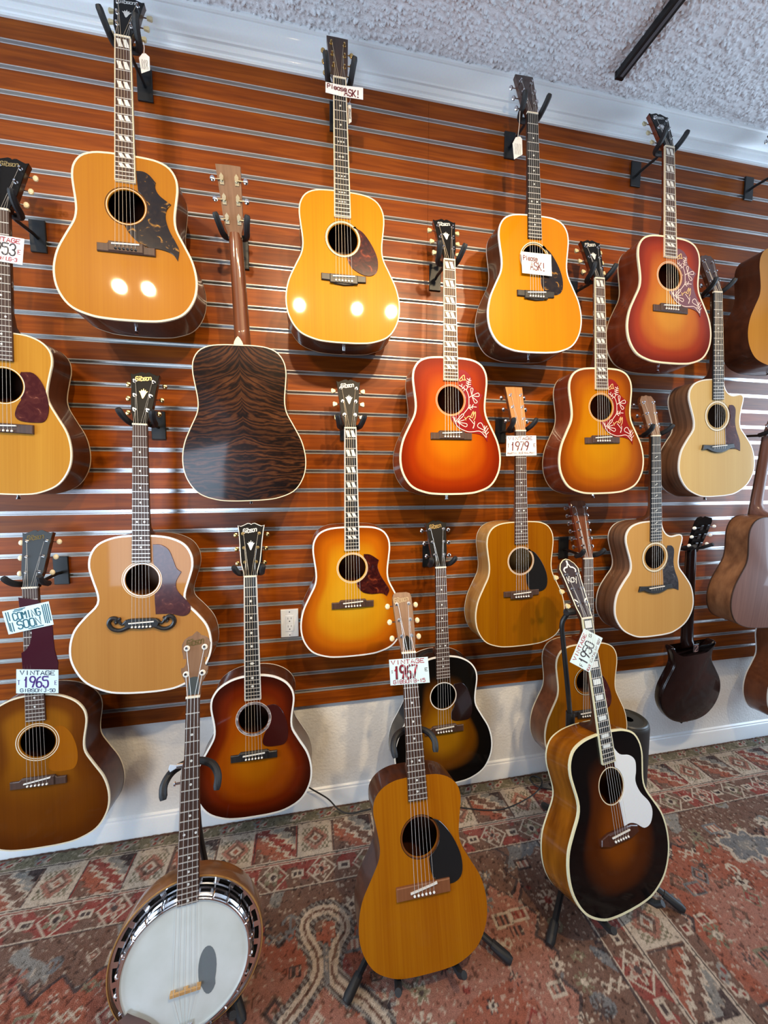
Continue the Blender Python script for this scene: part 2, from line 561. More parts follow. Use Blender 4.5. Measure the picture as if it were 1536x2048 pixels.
B_BLACK = topmat('burst_black', None, [(0.0, (0.003, 0.0025, 0.0022)), (0.42, (0.004, 0.003, 0.002)), (0.7, (0.13, 0.040, 0.001)), (1.0, (0.31, 0.130, 0.002))])
B_KAY = topmat('burst_dark_tobacco', None, [(0.0, (0.003, 0.002, 0.002)), (0.38, (0.004, 0.0022, 0.002)), (0.72, (0.062, 0.013, 0.0008)), (1.0, (0.165, 0.038, 0.001))])
T_J50_SHADE_DIRT = topmat('old_amber_shade_dirt', None, [(0.0, (0.085, 0.018, 0.0005)), (0.45, (0.135, 0.034, 0.001)), (1.0, (0.27, 0.090, 0.003))], contrast=.25)  # natural top, no sunburst: lower-body shade and dirt painted in as a gradient
T_SCAR = topmat('top_scar_amber', (.30, .095, .004), contrast=.15, rough=.2)
TORT_DARK = tortoise('tortoise_dark', (0.010, 0.006, 0.006), (0.020, 0.011, 0.007), (0.42, 0.20, 0.03), 0.60)
TORT_RED = tortoise('tortoise_red', (0.026, 0.004, 0.004), (0.060, 0.009, 0.006), (0.26, 0.05, 0.018), 0.60)
TORT_MAR = tortoise('tortoise_maroon', (0.048, 0.010, 0.011), (0.075, 0.018, 0.016), (0.30, 0.11, 0.07), 0.64)
GUARD_RED = plain('engraved_red_guard', (0.24, 0.012, 0.012), 0.15, coat=0.6)
GUARD_WINE = plain('engraved_wine_guard', (0.135, 0.028, 0.030), 0.15, coat=0.6)
GUARD_MAR = plain('deep_maroon_guard', (.042, .006, .005), .18, coat=.3, spec=.25)
GUARD_DK = plain('near_black_guard', (.014, .005, .004), .18, coat=.3, spec=.25)
GUARD_BLK = plain('black_guard', (0.012, 0.012, 0.013), 0.12, coat=0.5)
GUARD_WHT = plain('white_guard', (0.78, 0.82, 0.85), 0.25, coat=0.3)
GUARD_GRY = tortoise('slate_tortoise', (0.035, 0.036, 0.045), (0.06, 0.062, 0.075), (0.30, 0.32, 0.36), 0.66)
CREAM_INK = plain('engraving_white', (0.82, 0.66, 0.60), 0.5)
YEL_INK = plain('engraving_yellow', (0.78, 0.52, 0.20), 0.5)
KEYSTONE = plain('keystone_button', (0.66, 0.60, 0.36), 0.3, coat=0.3)
CREAMBTN = plain('cream_button', (0.84, 0.72, 0.46), 0.3, coat=0.3)

# ------------------------------------------------------------------ room shell
X0, X1, YB = -2.7, 4.0, -4.5
WALLY = 0.019
PITCHZ = 0.0762
ROW0 = 1.435 + 1.401          # centre of the top groove
GRV = 0.0115


def struct(name, mb, mat, **k):
    return tag(mb.build(name, mat, **k), kind='structure')


struct('floor', MB().box(X0, X1, YB, WALLY + 0.1, -0.1, 0), FLOORM)
wall = struct('wall_back', MB().box(X0, X1, WALLY, WALLY + 0.1, 0, CEIL), PAINT)
SEAM = 0.489
for r in range(32):
    zt = min(ROW0 + PITCHZ * (1 - r) - GRV / 2, 2.915)
    zb = ROW0 - PITCHZ * r + GRV / 2
    if r == 31: zb += 0.003
    for xa, xb in ((X0 + .02, SEAM - .0004), (SEAM + .0004, X1 - .02)):
        m = MB()
        c = 0.0012
        # front face lightly chamfered along its long edges
        pr = [(WALLY, zb), (c, zb), (0, zb + c), (0, zt - c), (c, zt), (WALLY, zt)]
        m.add([(xa, y, z) for y, z in pr] + [(xb, y, z) for y, z in pr],
              [tuple(range(5, -1, -1)), tuple(range(6, 12))] + [(i, (i + 1) % 6, 6 + (i + 1) % 6, 6 + i) for i in range(6)])
        m.build('slat', slatm, wall, smooth=False)
        if r < 31:
            zc = ROW0 - PITCHZ * r
            g = GRV / 2
            pr = [(-.0009, zc + g + .0022), (-.0009, zc + g - .0012), (.010, zc + g - .0012), (.010, zc - g + .0012), (-.0009, zc - g + .0012), (-.0009, zc - g - .0022)]
            m = MB().add([(xa, y, z) for y, z in pr] + [(xb, y, z) for y, z in pr], [(i, i + 1, 7 + i, 6 + i) for i in range(5)])
            m.build('groove_insert', ALU, wall, smooth=False)

# crown moulding: profile swept along the wall
prof = [(0.0, 2.905), (-.008, 2.905), (-.009, 2.910), (-.006, 2.914), (-.009, 2.918), (-.016, 2.921), (-.021, 2.929), (-.022, 2.935), (-.031, 2.935),
        (-.0325, 2.941), (-.036, 2.944), (-.044, 2.951), (-.051, 2.961), (-.057, 2.974), (-.061, 2.986), (-.066, 2.986), (-.071, 2.989), (-.073, 2.995), (-.072, 3.0), (0.0, 3.0)]
m = MB().add([(X0, y, z) for y, z in prof] + [(X1, y, z) for y, z in prof],
             [(i, i + 1, len(prof) + i + 1, len(prof) + i) for i in range(len(prof) - 1)])
struct('trim_1', m, TRIM, angle=25)
# baseboard
prof = [(WALLY, 0.0), (.007, 0.0), (.007, .074), (.009, .080), (.012, .083), (.012, .090), (.016, .094), (WALLY, .096)]
m = MB().add([(X0, y, z) for y, z in prof] + [(X1, y, z) for y, z in prof],
             [(i, i + 1, len(prof) + i + 1, len(prof) + i) for i in range(len(prof) - 1)])
struct('baseboard_back', m, TRIM, angle=25)

# textured ceiling: a fine blobby grid where the camera sees it, coarse beyond
gx0, gx1, gy0, gy1, st = -1.5, 3.2, -0.85, -0.05, 0.0037
nx, ny = int((gx1 - gx0) / st) + 1, int((gy1 - gy0) / st) + 1
rs = np.random.RandomState(3)


def smooth_noise(ny, nx, k, seed):
    r = np.random.RandomState(seed).rand(ny, nx)
    ker = np.exp(-np.linspace(-2, 2, 2 * k + 1) ** 2)
    ker /= ker.sum()
    r = np.apply_along_axis(lambda a: np.convolve(a, ker, 'same'), 0, r)
    r = np.apply_along_axis(lambda a: np.convolve(a, ker, 'same'), 1, r)
    return (r - r.mean()) / r.std()


hgt = np.clip(smooth_noise(ny, nx, 1, 1) * 0.55 + smooth_noise(ny, nx, 2, 2) * 0.85 - .30, 0, 2.6) * 0.0052
hgt[:2] = 0; hgt[-2:] = 0; hgt[:, :2] = 0; hgt[:, -2:] = 0
XX, YY = np.meshgrid(np.linspace(gx0, gx1, nx), np.linspace(gy0, gy1, ny))
V = np.stack([XX.ravel(), YY.ravel(), CEIL - hgt.ravel()], 1)
idx = np.arange(nx * ny).reshape(ny, nx)
Fq = np.stack([idx[:-1, :-1].ravel(), idx[1:, :-1].ravel(), idx[1:, 1:].ravel(), idx[:-1, 1:].ravel()], 1)
base = len(V)
ring = [(X0, YB), (X1, YB), (X1, .1), (X0, .1)]
inn = [(gx0, gy0), (gx1, gy0), (gx1, gy1), (gx0, gy1)]
V = np.concatenate([V, [(x, y, CEIL) for x, y in ring], [(x, y, CEIL) for x, y in inn]])
F2 = [(base + i, base + 4 + i, base + 4 + (i + 1) % 4, base + (i + 1) % 4) for i in range(4)]
m = MB()
m.v = V.tolist()
m.f = Fq.tolist() + F2
struct('ceiling', m, POP, angle=180)

# the other walls of the shop (behind the camera), panelled in dark wood, with the windows
PANEL = plain('dark_wall_panel', (.075, .030, .016), .5)
m = MB()
m.box(X0 - .1, X0, YB, -2.0, 0, CEIL); m.box(X0 - .1, X0, -.7, .12, 0, CEIL); m.box(X0 - .1, X0, -2.0, -.7, 0, .4); m.box(X0 - .1, X0, -2.0, -.7, 2.2, CEIL)
struct('wall_left', m, PANEL)
m = MB()
m.box(X1, X1 + .1, YB, -1.6, 0, CEIL); m.box(X1, X1 + .1, -.3, .12, 0, CEIL)
m.box(X1, X1 + .1, -1.6, -.3, 0, .45); m.box(X1, X1 + .1, -1.6, -.3, 2.45, CEIL)
struct('wall_right', m, PANEL)
m = MB()
m.box(X0, -2.58, YB - .1, YB, 0, CEIL); m.box(-1.22, X1, YB - .1, YB, 0, CEIL)
m.box(-2.58, -1.22, YB - .1, YB, 0, .3); m.box(-2.58, -1.22, YB - .1, YB, 1.6, CEIL)
struct('wall_front', m, PANEL)
m = MB()
for x in (-2.58, -1.93, -1.27): m.box(x, x + .05, YB - .07, YB - .02, .3, 1.6)
m.box(-2.58, -1.22, YB - .07, YB - .02, .3, .35); m.box(-2.58, -1.22, YB - .07, YB - .02, 1.55, 1.6)
struct('window_1', m, TRIM)
m = MB()
for y in (-1.6, -.98, -.35): m.box(X1 + .02, X1 + .07, y, y + .05, .45, 2.45)
m.box(X1 + .02, X1 + .07, -1.6, -.3, .45, .5); m.box(X1 + .02, X1 + .07, -1.6, -.3, 2.4, 2.45)
struct('window_2', m, TRIM)
m = MB()
for y in (-2.0, -1.38, -.75): m.box(X0 - .07, X0 - .02, y, y + .05, .4, 2.2)
m.box(X0 - .07, X0 - .02, -2.0, -.7, .4, .45); m.box(X0 - .07, X0 - .02, -2.0, -.7, 2.15, 2.2)
struct('window_3', m, TRIM)

# ------------------------------------------------------------------ rug: woven pattern computed per knot
rx0, rx1, ry0, ry1, st = -1.6, 3.2, -1.40, 0.004, 0.0040
nx, ny = int((rx1 - rx0) / st) + 1, int((ry1 - ry0) / st) + 1
gx, gy = np.meshgrid(np.linspace(rx0, rx1, nx), np.linspace(ry0, ry1, ny))
C_ = {'rust': (.31, .085, .046), 'red': (.25, .042, .030), 'cream': (.52, .41, .31), 'dark': (.055, .032, .030), 'grey': (.235, .215, .19),
      'olive': (.20, .165, .10), 'pink': (.34, .135, .092), 'brown': (.155, .075, .050), 'blue': (.16, .155, .155)}
C_ = {k: np.array(v) for k, v in C_.items()}
n_a = smooth_noise(ny, nx, 60, 11); n_b = smooth_noise(ny, nx, 16, 12); n_c = smooth_noise(ny, nx, 5, 13)
n_d = smooth_noise(ny, nx, 2, 15); n_e = np.random.RandomState(14).rand(ny, nx)


def put(img, mask, c):
    img[mask] = C_[c]


def blob(a, b, ca, cb, ra, rb):
    return ((a - ca) / ra) ** 2 + ((b - cb) / rb) ** 2 < 1


def tri(v):
    return np.abs((v % 1.0) - 0.5) * 2


def border(img, M, a, b, seed):
    """a runs along the border, b across it from the outer edge; M limits the area"""
    def P(mask, c): put(img, M & mask, c)
    inb = (b > -.02) & (b < .315)
    P(inb, 'brown')
    P((b < .05), 'red'); P((b < .05) & (n_a > .2), 'brown'); P((b < .05) & (n_a < -.6), 'olive')
    u = (a / .13 + .15 * n_a) % 1.0
    k = np.floor(a / .13).astype(int)
    aa = (u - .5) * .13
    for da, db, r in ((-.022, .017, .014), (.018, .030, .013), (-.008, .036, .010), (.03, .014, .009)):
        s = (k % 3 != 2)
        P(blob(aa, b, da, db, r * 1.3, r) & s, 'grey' if da < 0 else 'cream')
        P(blob(aa, b, da, db, r * .6, r * .5) & s, 'red')
    P((np.abs(np.abs(aa) - .0) < .014) & (np.abs(b - .024) < .014) & (k % 3 == 2), 'cream')
    P((np.abs(aa) < .008) & (np.abs(b - .024) < .008) & (k % 3 == 2), 'red')
    P((b < .006), 'brown')
    P((b > .050) & (b < .064), 'cream'); P((b > .0535) & (b < .0575), 'dark')
    # main band: boxes and serrated triangles
    c = (b > .064) & (b < .200)
    q = (b - .064) / .136
    per = .30
    s = (a / per) % 1.0
    kk = np.floor(a / per).astype(int)
    P(c, 'red')
    P(c & (kk % 2 == 0), 'brown')
    box = c & (s < .44)
    P(box, 'cream')
    ins = box & (s > .05) & (s < .39) & (q > .14) & (q < .86)
    dd = np.abs((s - .22) / .17) + np.abs((q - .5) / .36)
    P(ins, 'olive'); P(ins & (dd < 1.05 + .08 * np.sign(np.sin(s * 160))), 'pink')
    P(ins & (dd < .7), 'brown'); P(ins & (dd < .45), 'cream'); P(ins & (dd < .25), 'rust')
    P(ins & (((np.floor(s * 40) + np.floor(q * 12)) % 2) == 0) & (dd > 1.05), 'cream')
    # diagonal serrated stripe between boxes
    w = (s - .47) / .50
    zz = q - w + .16 * (tri(q * 5.0) - .5)
    st_ = c & (s > .47) & (s < .97)
    P(st_ & (zz > .12), 'rust'); P(st_ & (np.abs(zz - .08) < .055), 'cream')
    P(st_ & (zz < -.32), 'grey'); P(st_ & (np.abs(zz + .30) < .05), 'cream'); P(st_ & (zz < -.62), 'dark')
    P(st_ & (zz > .52), 'brown')
    P(c & (np.abs(s - .455) < .011), 'dark'); P(c & (np.abs(s - .985) < .011), 'dark')
    P((b > .200) & (b < .217), 'cream'); P((b > .2045) & (b < .2085), 'dark'); P((b > .212) & (b < .215), 'red')
    # inner band of small flowers
    c = (b > .217) & (b < .305)
    P(c, 'brown'); P(c & (n_b > .4), 'red')
    u = (a / .17) % 1.0
    k = np.floor(a / .17).astype(int)
    aa = (u - .5) * .17
    bb = b - .26
    r = np.sqrt(aa ** 2 + bb ** 2)
    th = np.arctan2(bb, aa)
    fl = r < .026 + .009 * np.cos(5 * th)
    P(c & fl & (k % 2 == 0), 'cream'); P(c & (r < .018 + .007 * np.cos(5 * th)) & (k % 2 == 0), 'pink')
    P(c & fl & (k % 2 != 0), 'olive'); P(c & (r < .017) & (k % 2 != 0), 'cream'); P(c & (r < .010), 'dark')
    ring_ = np.abs(np.abs(aa) + np.abs(bb) - .052) < .004
    P(c & ring_, 'cream')
    sq_ = (np.abs(np.abs(aa) - .075) < .012) & (np.abs(bb) < .014)
    P(c & sq_, 'cream'); P(c & (np.abs(np.abs(aa) - .078) < .006) & (np.abs(bb) < .007), 'dark')
    P((b > .305) & (b < .311), 'cream'); P((b > .311) & (b < .316), 'dark')


img = np.zeros((ny, nx, 3))
tt = -gy
img[:] = C_['rust']
# field tones
zig = .40 + .05 * tri(gx / .11) + .05 * n_a
put(img, n_a > .5, 'pink')
put(img, (n_b > 1.0), 'red')
put(img, tt < zig, 'brown'); put(img, (tt < zig) & (n_b > .6), 'grey'); put(img, (tt < zig) & (n_b > 1.0), 'olive')
put(img, np.abs(tt - zig) < .006, 'dark')
xv = .82 - .04 * tri(gy / .1)
zone = (gx > xv - .10) & (gx < .88)
put(img, zone, 'brown'); put(img, zone & (n_b > .5), 'blue'); put(img, np.abs(gx - xv + .10) < .006, 'dark')
# scattered motifs in the field
rg = random.Random(21)
mot = []
yy = .40
row = 0
while yy < 1.42:
    xx = -1.7 + (.06 if row % 2 else 0)
    while xx < 3.3:
        mot.append((xx + rg.uniform(-.03, .03), yy + rg.uniform(-.025, .025), rg.choice('dsfhbl'), rg.choice(['cream', 'cream', 'pink', 'dark', 'blue', 'brown', 'olive']),
                    rg.choice(['dark', 'red', 'cream', 'brown']), rg.uniform(.020, .042)))
        xx += .095
    yy += .066
    row += 1
for mx_, mt, kd, c1, c2, R_ in mot:
    R_ *= .8
    i0, i1 = int((mx_ - .08 - rx0) / st), int((mx_ + .08 - rx0) / st)
    j0, j1 = int((-mt - .08 - ry0) / st), int((-mt + .08 - ry0) / st)
    i0, i1, j0, j1 = max(i0, 0), min(i1, nx), max(j0, 0), min(j1, ny)
    if i1 <= i0 or j1 <= j0: continue
    sub = img[j0:j1, i0:i1]
    a = gx[j0:j1, i0:i1] - mx_
    b = tt[j0:j1, i0:i1] - mt
    r = np.sqrt(a * a + b * b)
    th = np.arctan2(b, a)
    d1 = np.abs(a) + np.abs(b)
    if kd == 'd':
        put(sub, d1 < R_ * 1.2, c1); put(sub, d1 < R_ * .95, c2); put(sub, d1 < R_ * .6, 'pink'); put(sub, d1 < R_ * .3, c1)
    elif kd == 's':
        put(sub, r < R_ * (.75 + .3 * np.sign(np.cos(8 * th))), c1); put(sub, r < R_ * .4, c2)
    elif kd == 'f':
        put(sub, r < R_ * (.8 + .25 * np.cos(6 * th)), c2); put(sub, r < R_ * (.6 + .2 * np.cos(6 * th)), c1); put(sub, r < R_ * .25, 'dark')
    elif kd == 'h':
        put(sub, (np.abs(r - R_ * .8) < .0045) & (th < 2.2), c1); put(sub, (np.abs(a) < .004) & (np.abs(b) < R_), c1)
    elif kd == 'b':
        put(sub, (np.abs(a) < R_) & (np.abs(b) < R_ * .7), c1); put(sub, (np.abs(a) < R_ * .75) & (np.abs(b) < R_ * .45), c2)
        put(sub, (np.abs(a) < R_ * .75) & (np.abs(b) < R_ * .45) & (np.floor(a / .009) % 2 == 0), 'pink')
    else:
        put(sub, (np.abs(np.abs(b) - .012 * tri(a / .03)) < .004) & (np.abs(a) < R_ * 1.3), c1)


def polyd(pts):
    best = np.full((ny, nx), 9.0)
    for p, q in zip(pts[:-1], pts[1:]):
        ax, ay = p; bx, by = q
        dx, dy = bx - ax, by - ay
        L2 = dx * dx + dy * dy + 1e-12
        u = np.clip(((gx - ax) * dx + (gy - ay) * dy) / L2, 0, 1)
        best = np.minimum(best, np.hypot(gx - ax - u * dx, gy - ay - u * dy))
    return best


# the lobed medallion outline with dark teeth, traced on the floor
for path in ([(566, 2048), (600, 2005), (634, 1950), (632, 1905), (612, 1870), (612, 1840), (634, 1822), (660, 1818), (684, 1832), (690, 1860), (676, 1885), (666, 1920), (668, 1955), (700, 1985), (730, 2000), (770, 2048)],
             ):
    pw = [at_z(p, .01) for p in path]
    d = polyd(spline([(p.x, p.y) for p in pw], 4))
    put(img, d < .030, 'grey'); put(img, (d < .030) & (tri((gx + gy) / .018) > .45), 'dark')
    put(img, d < .016, 'cream'); put(img, d < .004, 'brown')
# cross inside the lobe
cc = at_z((652, 1868), .01)
a, b = np.abs(gx - cc.x), np.abs(gy - cc.y)
put(img, ((a < .03) & (b < .012)) | ((a < .012) & (b < .035)), 'rust')
p0, p1 = at_z((652, 1890), .01), at_z((655, 1960), .01)
put(img, polyd([(p0.x, p0.y), (p1.x, p1.y)]) < .008, 'blue')
# pale flower on the right-hand field
cc = at_z((1495, 1690), .01)
r = np.hypot((gx - cc.x) / 1.9, gy - cc.y); th = np.arctan2(gy - cc.y, gx - cc.x)
put(img, r < .06 + .012 * np.cos(7 * th), 'cream'); put(img, r < .05 + .010 * np.cos(7 * th), 'blue'); put(img, r < .02, 'grey')
# borders: along the wall, and the cross border that runs towards the room
border(img, (tt > .30) & (gx > .86) & (gx < 1.18), -gy + .03, (1.180 - gx) , 2)
border(img, tt < .317, gx + .06, tt, 1)
# wear, abrash and knot-to-knot variation
wear = np.clip(.5 + .22 * n_c + .25 * n_b, 0, 1)[..., None]
img = img * (1 - .20 * wear) + np.array((.25, .19, .155)) * .20 * wear
sp = (n_d > 1.5)
img[sp] = img[sp] * .45 + C_['cream'] * .55
sp = (n_d < -1.5)
img[sp] = img[sp] * .45
img *= (.78 + .23 * n_e)[..., None] * (1 + .09 * n_a)[..., None]
rugm, nt, b, no = weave('woven_wool', (.3, .1, .08), 0.95, 420, 0.7, 0.004)
at_ = nt.nodes.new('ShaderNodeAttribute'); at_.attribute_name = 'knots'
mxr = nt.nodes.new('ShaderNodeMixRGB'); mxr.blend_type = 'MULTIPLY'; mxr.inputs[0].default_value = .55
rmp = ramp(nt, [(.3, (.55, .55, .55)), (.7, (1.25, 1.25, 1.25))])
nt.links.new(no.outputs['Fac'], rmp.inputs[0])
nt.links.new(at_.outputs['Color'], mxr.inputs[1]); nt.links.new(rmp.outputs[0], mxr.inputs[2])
nt.links.new(mxr.outputs[0], b.inputs['Base Color'])
V = np.stack([gx.ravel(), gy.ravel(), np.full(nx * ny, .009) + .0008 * n_d.ravel()], 1)
idx = np.arange(nx * ny).reshape(ny, nx)
Fq = np.stack([idx[:-1, :-1].ravel(), idx[:-1, 1:].ravel(), idx[1:, 1:].ravel(), idx[1:, :-1].ravel()], 1).tolist()
edge = list(idx[0, :]) + list(idx[1:, -1]) + list(idx[-1, -2::-1]) + list(idx[-2:0:-1, 0])
B0 = len(V)
V = np.concatenate([V, np.stack([V[edge, 0], V[edge, 1], np.full(len(edge), .0005)], 1)])
ne = len(edge)
Fq += [(int(edge[i]), B0 + i, B0 + (i + 1) % ne, int(edge[(i + 1) % ne])) for i in range(ne)]
m = MB(); m.v = V.tolist(); m.f = Fq
rug = m.build('rug', rugm, angle=60)
colr = np.ones((len(V), 4), np.float32)
colr[:nx * ny, :3] = img.reshape(-1, 3)
colr[nx * ny:, :3] = (.14, .06, .045)
ca = rug.data.attributes.new('knots', 'FLOAT_COLOR', 'POINT')
ca.data.foreach_set('color', colr.ravel())
tag(rug, 'large faded red oriental rug with patterned borders covering the floor', 'rug')

# ------------------------------------------------------------------ stroke lettering
GL = {'A': '00 26 40;12 32', 'B': '00 06 36 45 44 33 03;33 42 41 30 00', 'C': '45 36 16 05 01 10 30 41', 'D': '00 06 26 45 41 20 00', 'E': '46 06 00 40;03 33',
      'F': '46 06 00;03 33', 'G': '45 36 16 05 01 10 30 41 43 23', 'H': '00 06;40 46;03 43', 'I': '20 26', 'J': '16 46;36 31 20 10 01', 'K': '00 06;46 02;13 40',
      'L': '06 00 40', 'M': '00 06 23 46 40', 'N': '00 06 40 46', 'O': '16 36 45 41 30 10 01 05 16', 'P': '00 06 36 45 44 33 03', 'R': '00 06 36 45 44 33 03;23 40',
      'S': '45 36 16 05 04 13 33 42 41 30 10 01', 'T': '06 46;26 20', 'U': '06 01 10 30 41 46', 'V': '06 20 46', 'X': '00 46;06 40', 'Y': '06 23 46;23 20',
      '0': '16 36 45 41 30 10 01 05 16', '1': '14 26 20', '2': '05 16 36 45 44 00 40', '3': '05 16 36 45 44 33 23;33 42 41 30 10 01', '5': '46 06 04 34 43 41 30 10 01',
      '6': '36 15 03 01 10 30 41 42 33 13 02', '7': '06 46 10', '8': '13 04 05 16 36 45 44 33 13 02 01 10 30 41 42 33', '9': '44 33 13 04 05 16 36 45 44 20',
      '-': '13 33', '!': '26 22;20 20', '=': '14 34;12 32', 'l': '26 20', 'e': '02 42 43 34 14 03 01 10 30 41', 'a': '43 34 14 03 01 10 30 41;44 40',
      's': '44 14 03 12 32 41 30 00', 'b': '06 00 30 41 43 34 04', 'i': '24 20;26 26', 'n': '04 00;03 14 34 43 40', 'o': '14 34 43 41 30 10 01 03 14', 'y': '04 21 44;44 1A', ' ': ''}


def glyphs(txt, x0, y0, w, h, slant=0.0, gap=0.35, squeeze=1.0):
    """strokes of txt in the box (x0, y0, w, h)"""
    n = len(txt)
    cw = w / (n + (n - 1) * gap)
    out = []
    for i, ch in enumerate(txt):
        xo = x0 + i * cw * (1 + gap)
        for s in GL[ch].split(';'):
            if not s.strip(): continue
            pts = []
            for t in s.split():
                gx_, gy_ = int(t[0]) / 4, (-.35 if t[1] == 'A' else int(t[1]) / 6)
                pts.append((xo + (.5 + (gx_ - .5) * squeeze) * cw + slant * gy_ * h, y0 + gy_ * h))
            out.append(spline(pts, 3) if len(pts) > 4 else pts)
    return out


# ------------------------------------------------------------------ body outlines (mm, half, bottom to top)
OUT = {
    'dread': [(0, 0), (50, 1), (100, 7), (155, 30), (188, 78), (198, 135), (188, 195), (164, 248), (143, 290), (137, 320), (138, 350), (143, 390), (146, 425), (141, 458), (122, 487), (88, 503), (42, 508), (0, 508)],
    'slope': [(0, 0), (50, 1), (105, 9), (162, 38), (195, 90), (203, 148), (190, 208), (161, 260), (139, 300), (134, 326), (136, 356), (142, 392), (144, 420), (137, 450), (114, 480), (76, 502), (36, 512), (0, 514)],
    'jumbo': [(0, 0), (55, 2), (110, 12), (172, 48), (207, 105), (216, 160), (203, 220), (170, 266), (141, 297), (132, 318), (135, 346), (148, 390), (157, 430), (152, 470), (129, 505), (86, 526), (40, 533), (0, 533)],
    'kay': [(0, 0), (55, 2), (110, 12), (170, 48), (206, 105), (216, 165), (206, 225), (178, 274), (154, 310), (145, 336), (146, 362), (154, 400), (160, 435), (155, 472), (133, 505), (90, 524), (40, 531), (0, 532)],
    'small': [(0, 0), (45, 1), (92, 8), (144, 36), (174, 86), (181, 140), (170, 198), (143, 248), (121, 288), (115, 314), (117, 342), (124, 382), (129, 412), (124, 444), (102, 470), (68, 485), (32, 489), (0, 489)],
    'grand': [(0, 0), (50, 1), (100, 9), (160, 42), (196, 95), (203, 147), (190, 205), (157, 255), (129, 290), (122, 314), (125, 345), (138, 390), (147, 430), (141, 465), (116, 492), (76, 505), (36, 508), (0, 508)],
}
OUT['kay'] = [(x, y * .945) for x, y in OUT['kay']]
CUT = [(122, 314), (124, 345), (132, 382), (141, 412), (142, 430), (132, 441), (112, 440), (85, 436), (62, 444), (45, 463), (36, 487), (31, 508)]


def outline(kind, cut=False):
    half = spline(OUT[kind], 5)
    right = [(x / 1000, y / 1000) for x, y in half]
    left = [(-x, y) for x, y in right]
    if cut:
        lo = [p for p in OUT[kind] if p[1] < 310]
        right = [(x / 1000, y / 1000) for x, y in spline(lo + CUT, 5)] + [(0, OUT[kind][-1][1] / 1000)]
    pts = right[:-1] + [right[-1]] + list(reversed(left))[1:-1]
    # even out the spacing
    P = np.array(pts + [pts[0]])
    d = np.r_[0, np.cumsum(np.hypot(*np.diff(P, axis=0).T))]
    q = np.linspace(0, d[-1], 121)[:-1]
    return [(float(np.interp(t, d, P[:, 0])), float(np.interp(t, d, P[:, 1]))) for t in q]


def arc(c, r, a0, a1, n=10):
    return [(c[0] + r * math.cos(math.radians(a0 + (a1 - a0) * i / n)), c[1] + r * math.sin(math.radians(a0 + (a1 - a0) * i / n))) for i in range(n + 1)]


# pickguards, mm relative to the sound-hole centre; 'arc' closes along the hole
def guard(kind, hv, rr):
    if kind == 'three':
        p = spline([(29, 112), (48, 113), (66, 104), (83, 84)], 4)[:-1] + spline([(83, 84), (82, 66), (94, 45), (126, 22)], 4)[:-1] + \
            spline([(126, 22), (113, 2), (110, -25), (120, -60), (138, -95), (147, -118), (143, -152)], 4)[:-1] + \
            spline([(143, -152), (128, -132), (97, -122), (60, -119), (30, -104), (8, -82), (-4, -62)], 4)
        a = arc((0, 0), rr, -94, 56, 14)
    elif kind == 'two':
        p = spline([(44, 52), (70, 48), (102, 26)], 5)[:-1] + spline([(102, 26), (97, 0), (108, -34), (131, -72), (142, -94), (133, -118)], 4)[:-1] + \
            spline([(133, -118), (113, -106), (73, -106), (40, -97), (21, -76), (15, -60)], 4)
        a = arc((0, 0), rr, -72, 42, 10)
    elif kind == 'martin':
        p = spline([(30, 44), (62, 30), (96, -16), (116, -68), (114, -112), (88, -130), (48, -124), (28, -100), (22, -60)], 4)
        a = arc((0, 0), rr, -64, 52, 10)
    elif kind == 'oval':
        p = spline([(36, 42), (68, 30), (100, -10), (120, -56), (118, -96), (97, -115), (66, -114), (32, -96), (16, -72), (13, -56)], 4)
        a = arc((0, 0), rr, -74, 46, 10)
    elif kind == 'bat':
        p = spline([(46, 44), (78, 44), (102, 16), (117, -30), (119, -72), (108, -100), (84, -106), (46, -104), (30, -90), (34, -64), (46, -40)], 4)
        a = arc((0, 0), rr, -36, 40, 8)
    elif kind == 'super':
        p = spline([(34, 118), (58, 117), (82, 100), (96, 66), (106, 38), (121, 24)], 4)[:-1] + \
            spline([(121, 24), (105, -8), (108, -38), (132, -68), (149, -92), (145, -117), (124, -127), (88, -118), (41, -117)], 4)[:-1] + [(41, -117), (38, -66)]
        a = arc((0, 0), rr, -52, 52, 8)
        a = a + [(35, 56)]
    elif kind == 'taylor':
        p = spline([(64, 46), (84, 44), (97, 24), (94, -28), (102, -68), (119, -112), (121, -156)], 4)[:-1] + spline([(121, -156), (102, -148), (80, -145), (44, -147)], 4) + [(41, -75)]
        a = arc((0, 0), rr, -55, 30, 8)
    elif kind == 'kay':
        p = spline([(27, 116), (55, 82), (97, 70), (119, 50), (116, 20), (106, -10), (120, -46), (152, -82), (160, -112), (143, -142), (112, -148), (80, -128), (54, -119), (28, -121)], 4) + [(24, -58)]
        a = arc((0, 0), rr, -66, 60, 10)
        a = a + [(27, 58)]
    p = p + a[1:] if math.hypot(p[-1][0] - a[0][0], p[-1][1] - a[0][1]) < 2 else p + a
    return [(x / 1000, hv + y / 1000) for x, y in p]


BR = {'gibson': [(-80, -24), (-80, 1), (-54, 1), (-46, 9), (46, 9), (54, 1), (80, 1), (80, -24)],
      'rect': [(-76, -24), (-76, 9), (76, 9), (76, -24)],
      'martin': [(-77, 9), (77, 9), (77, -13), (48, -14), (32, -24), (0, -27), (-32, -24), (-48, -14), (-77, -13)],
      'taylor': [(-80, 9), (-40, 6), (40, 6), (80, 9), (87, -13), (62, -11), (38, -22), (14, -28), (-14, -28), (-38, -22), (-62, -11), (-87, -13)],
      'kay': [(-82, -16), (-78, 2), (-48, 10), (48, 10), (78, 2), (82, -16), (46, -26), (-46, -26)],
      'lgrect': [(-80, -20), (-80, 8), (80, 8), (80, -20)]}

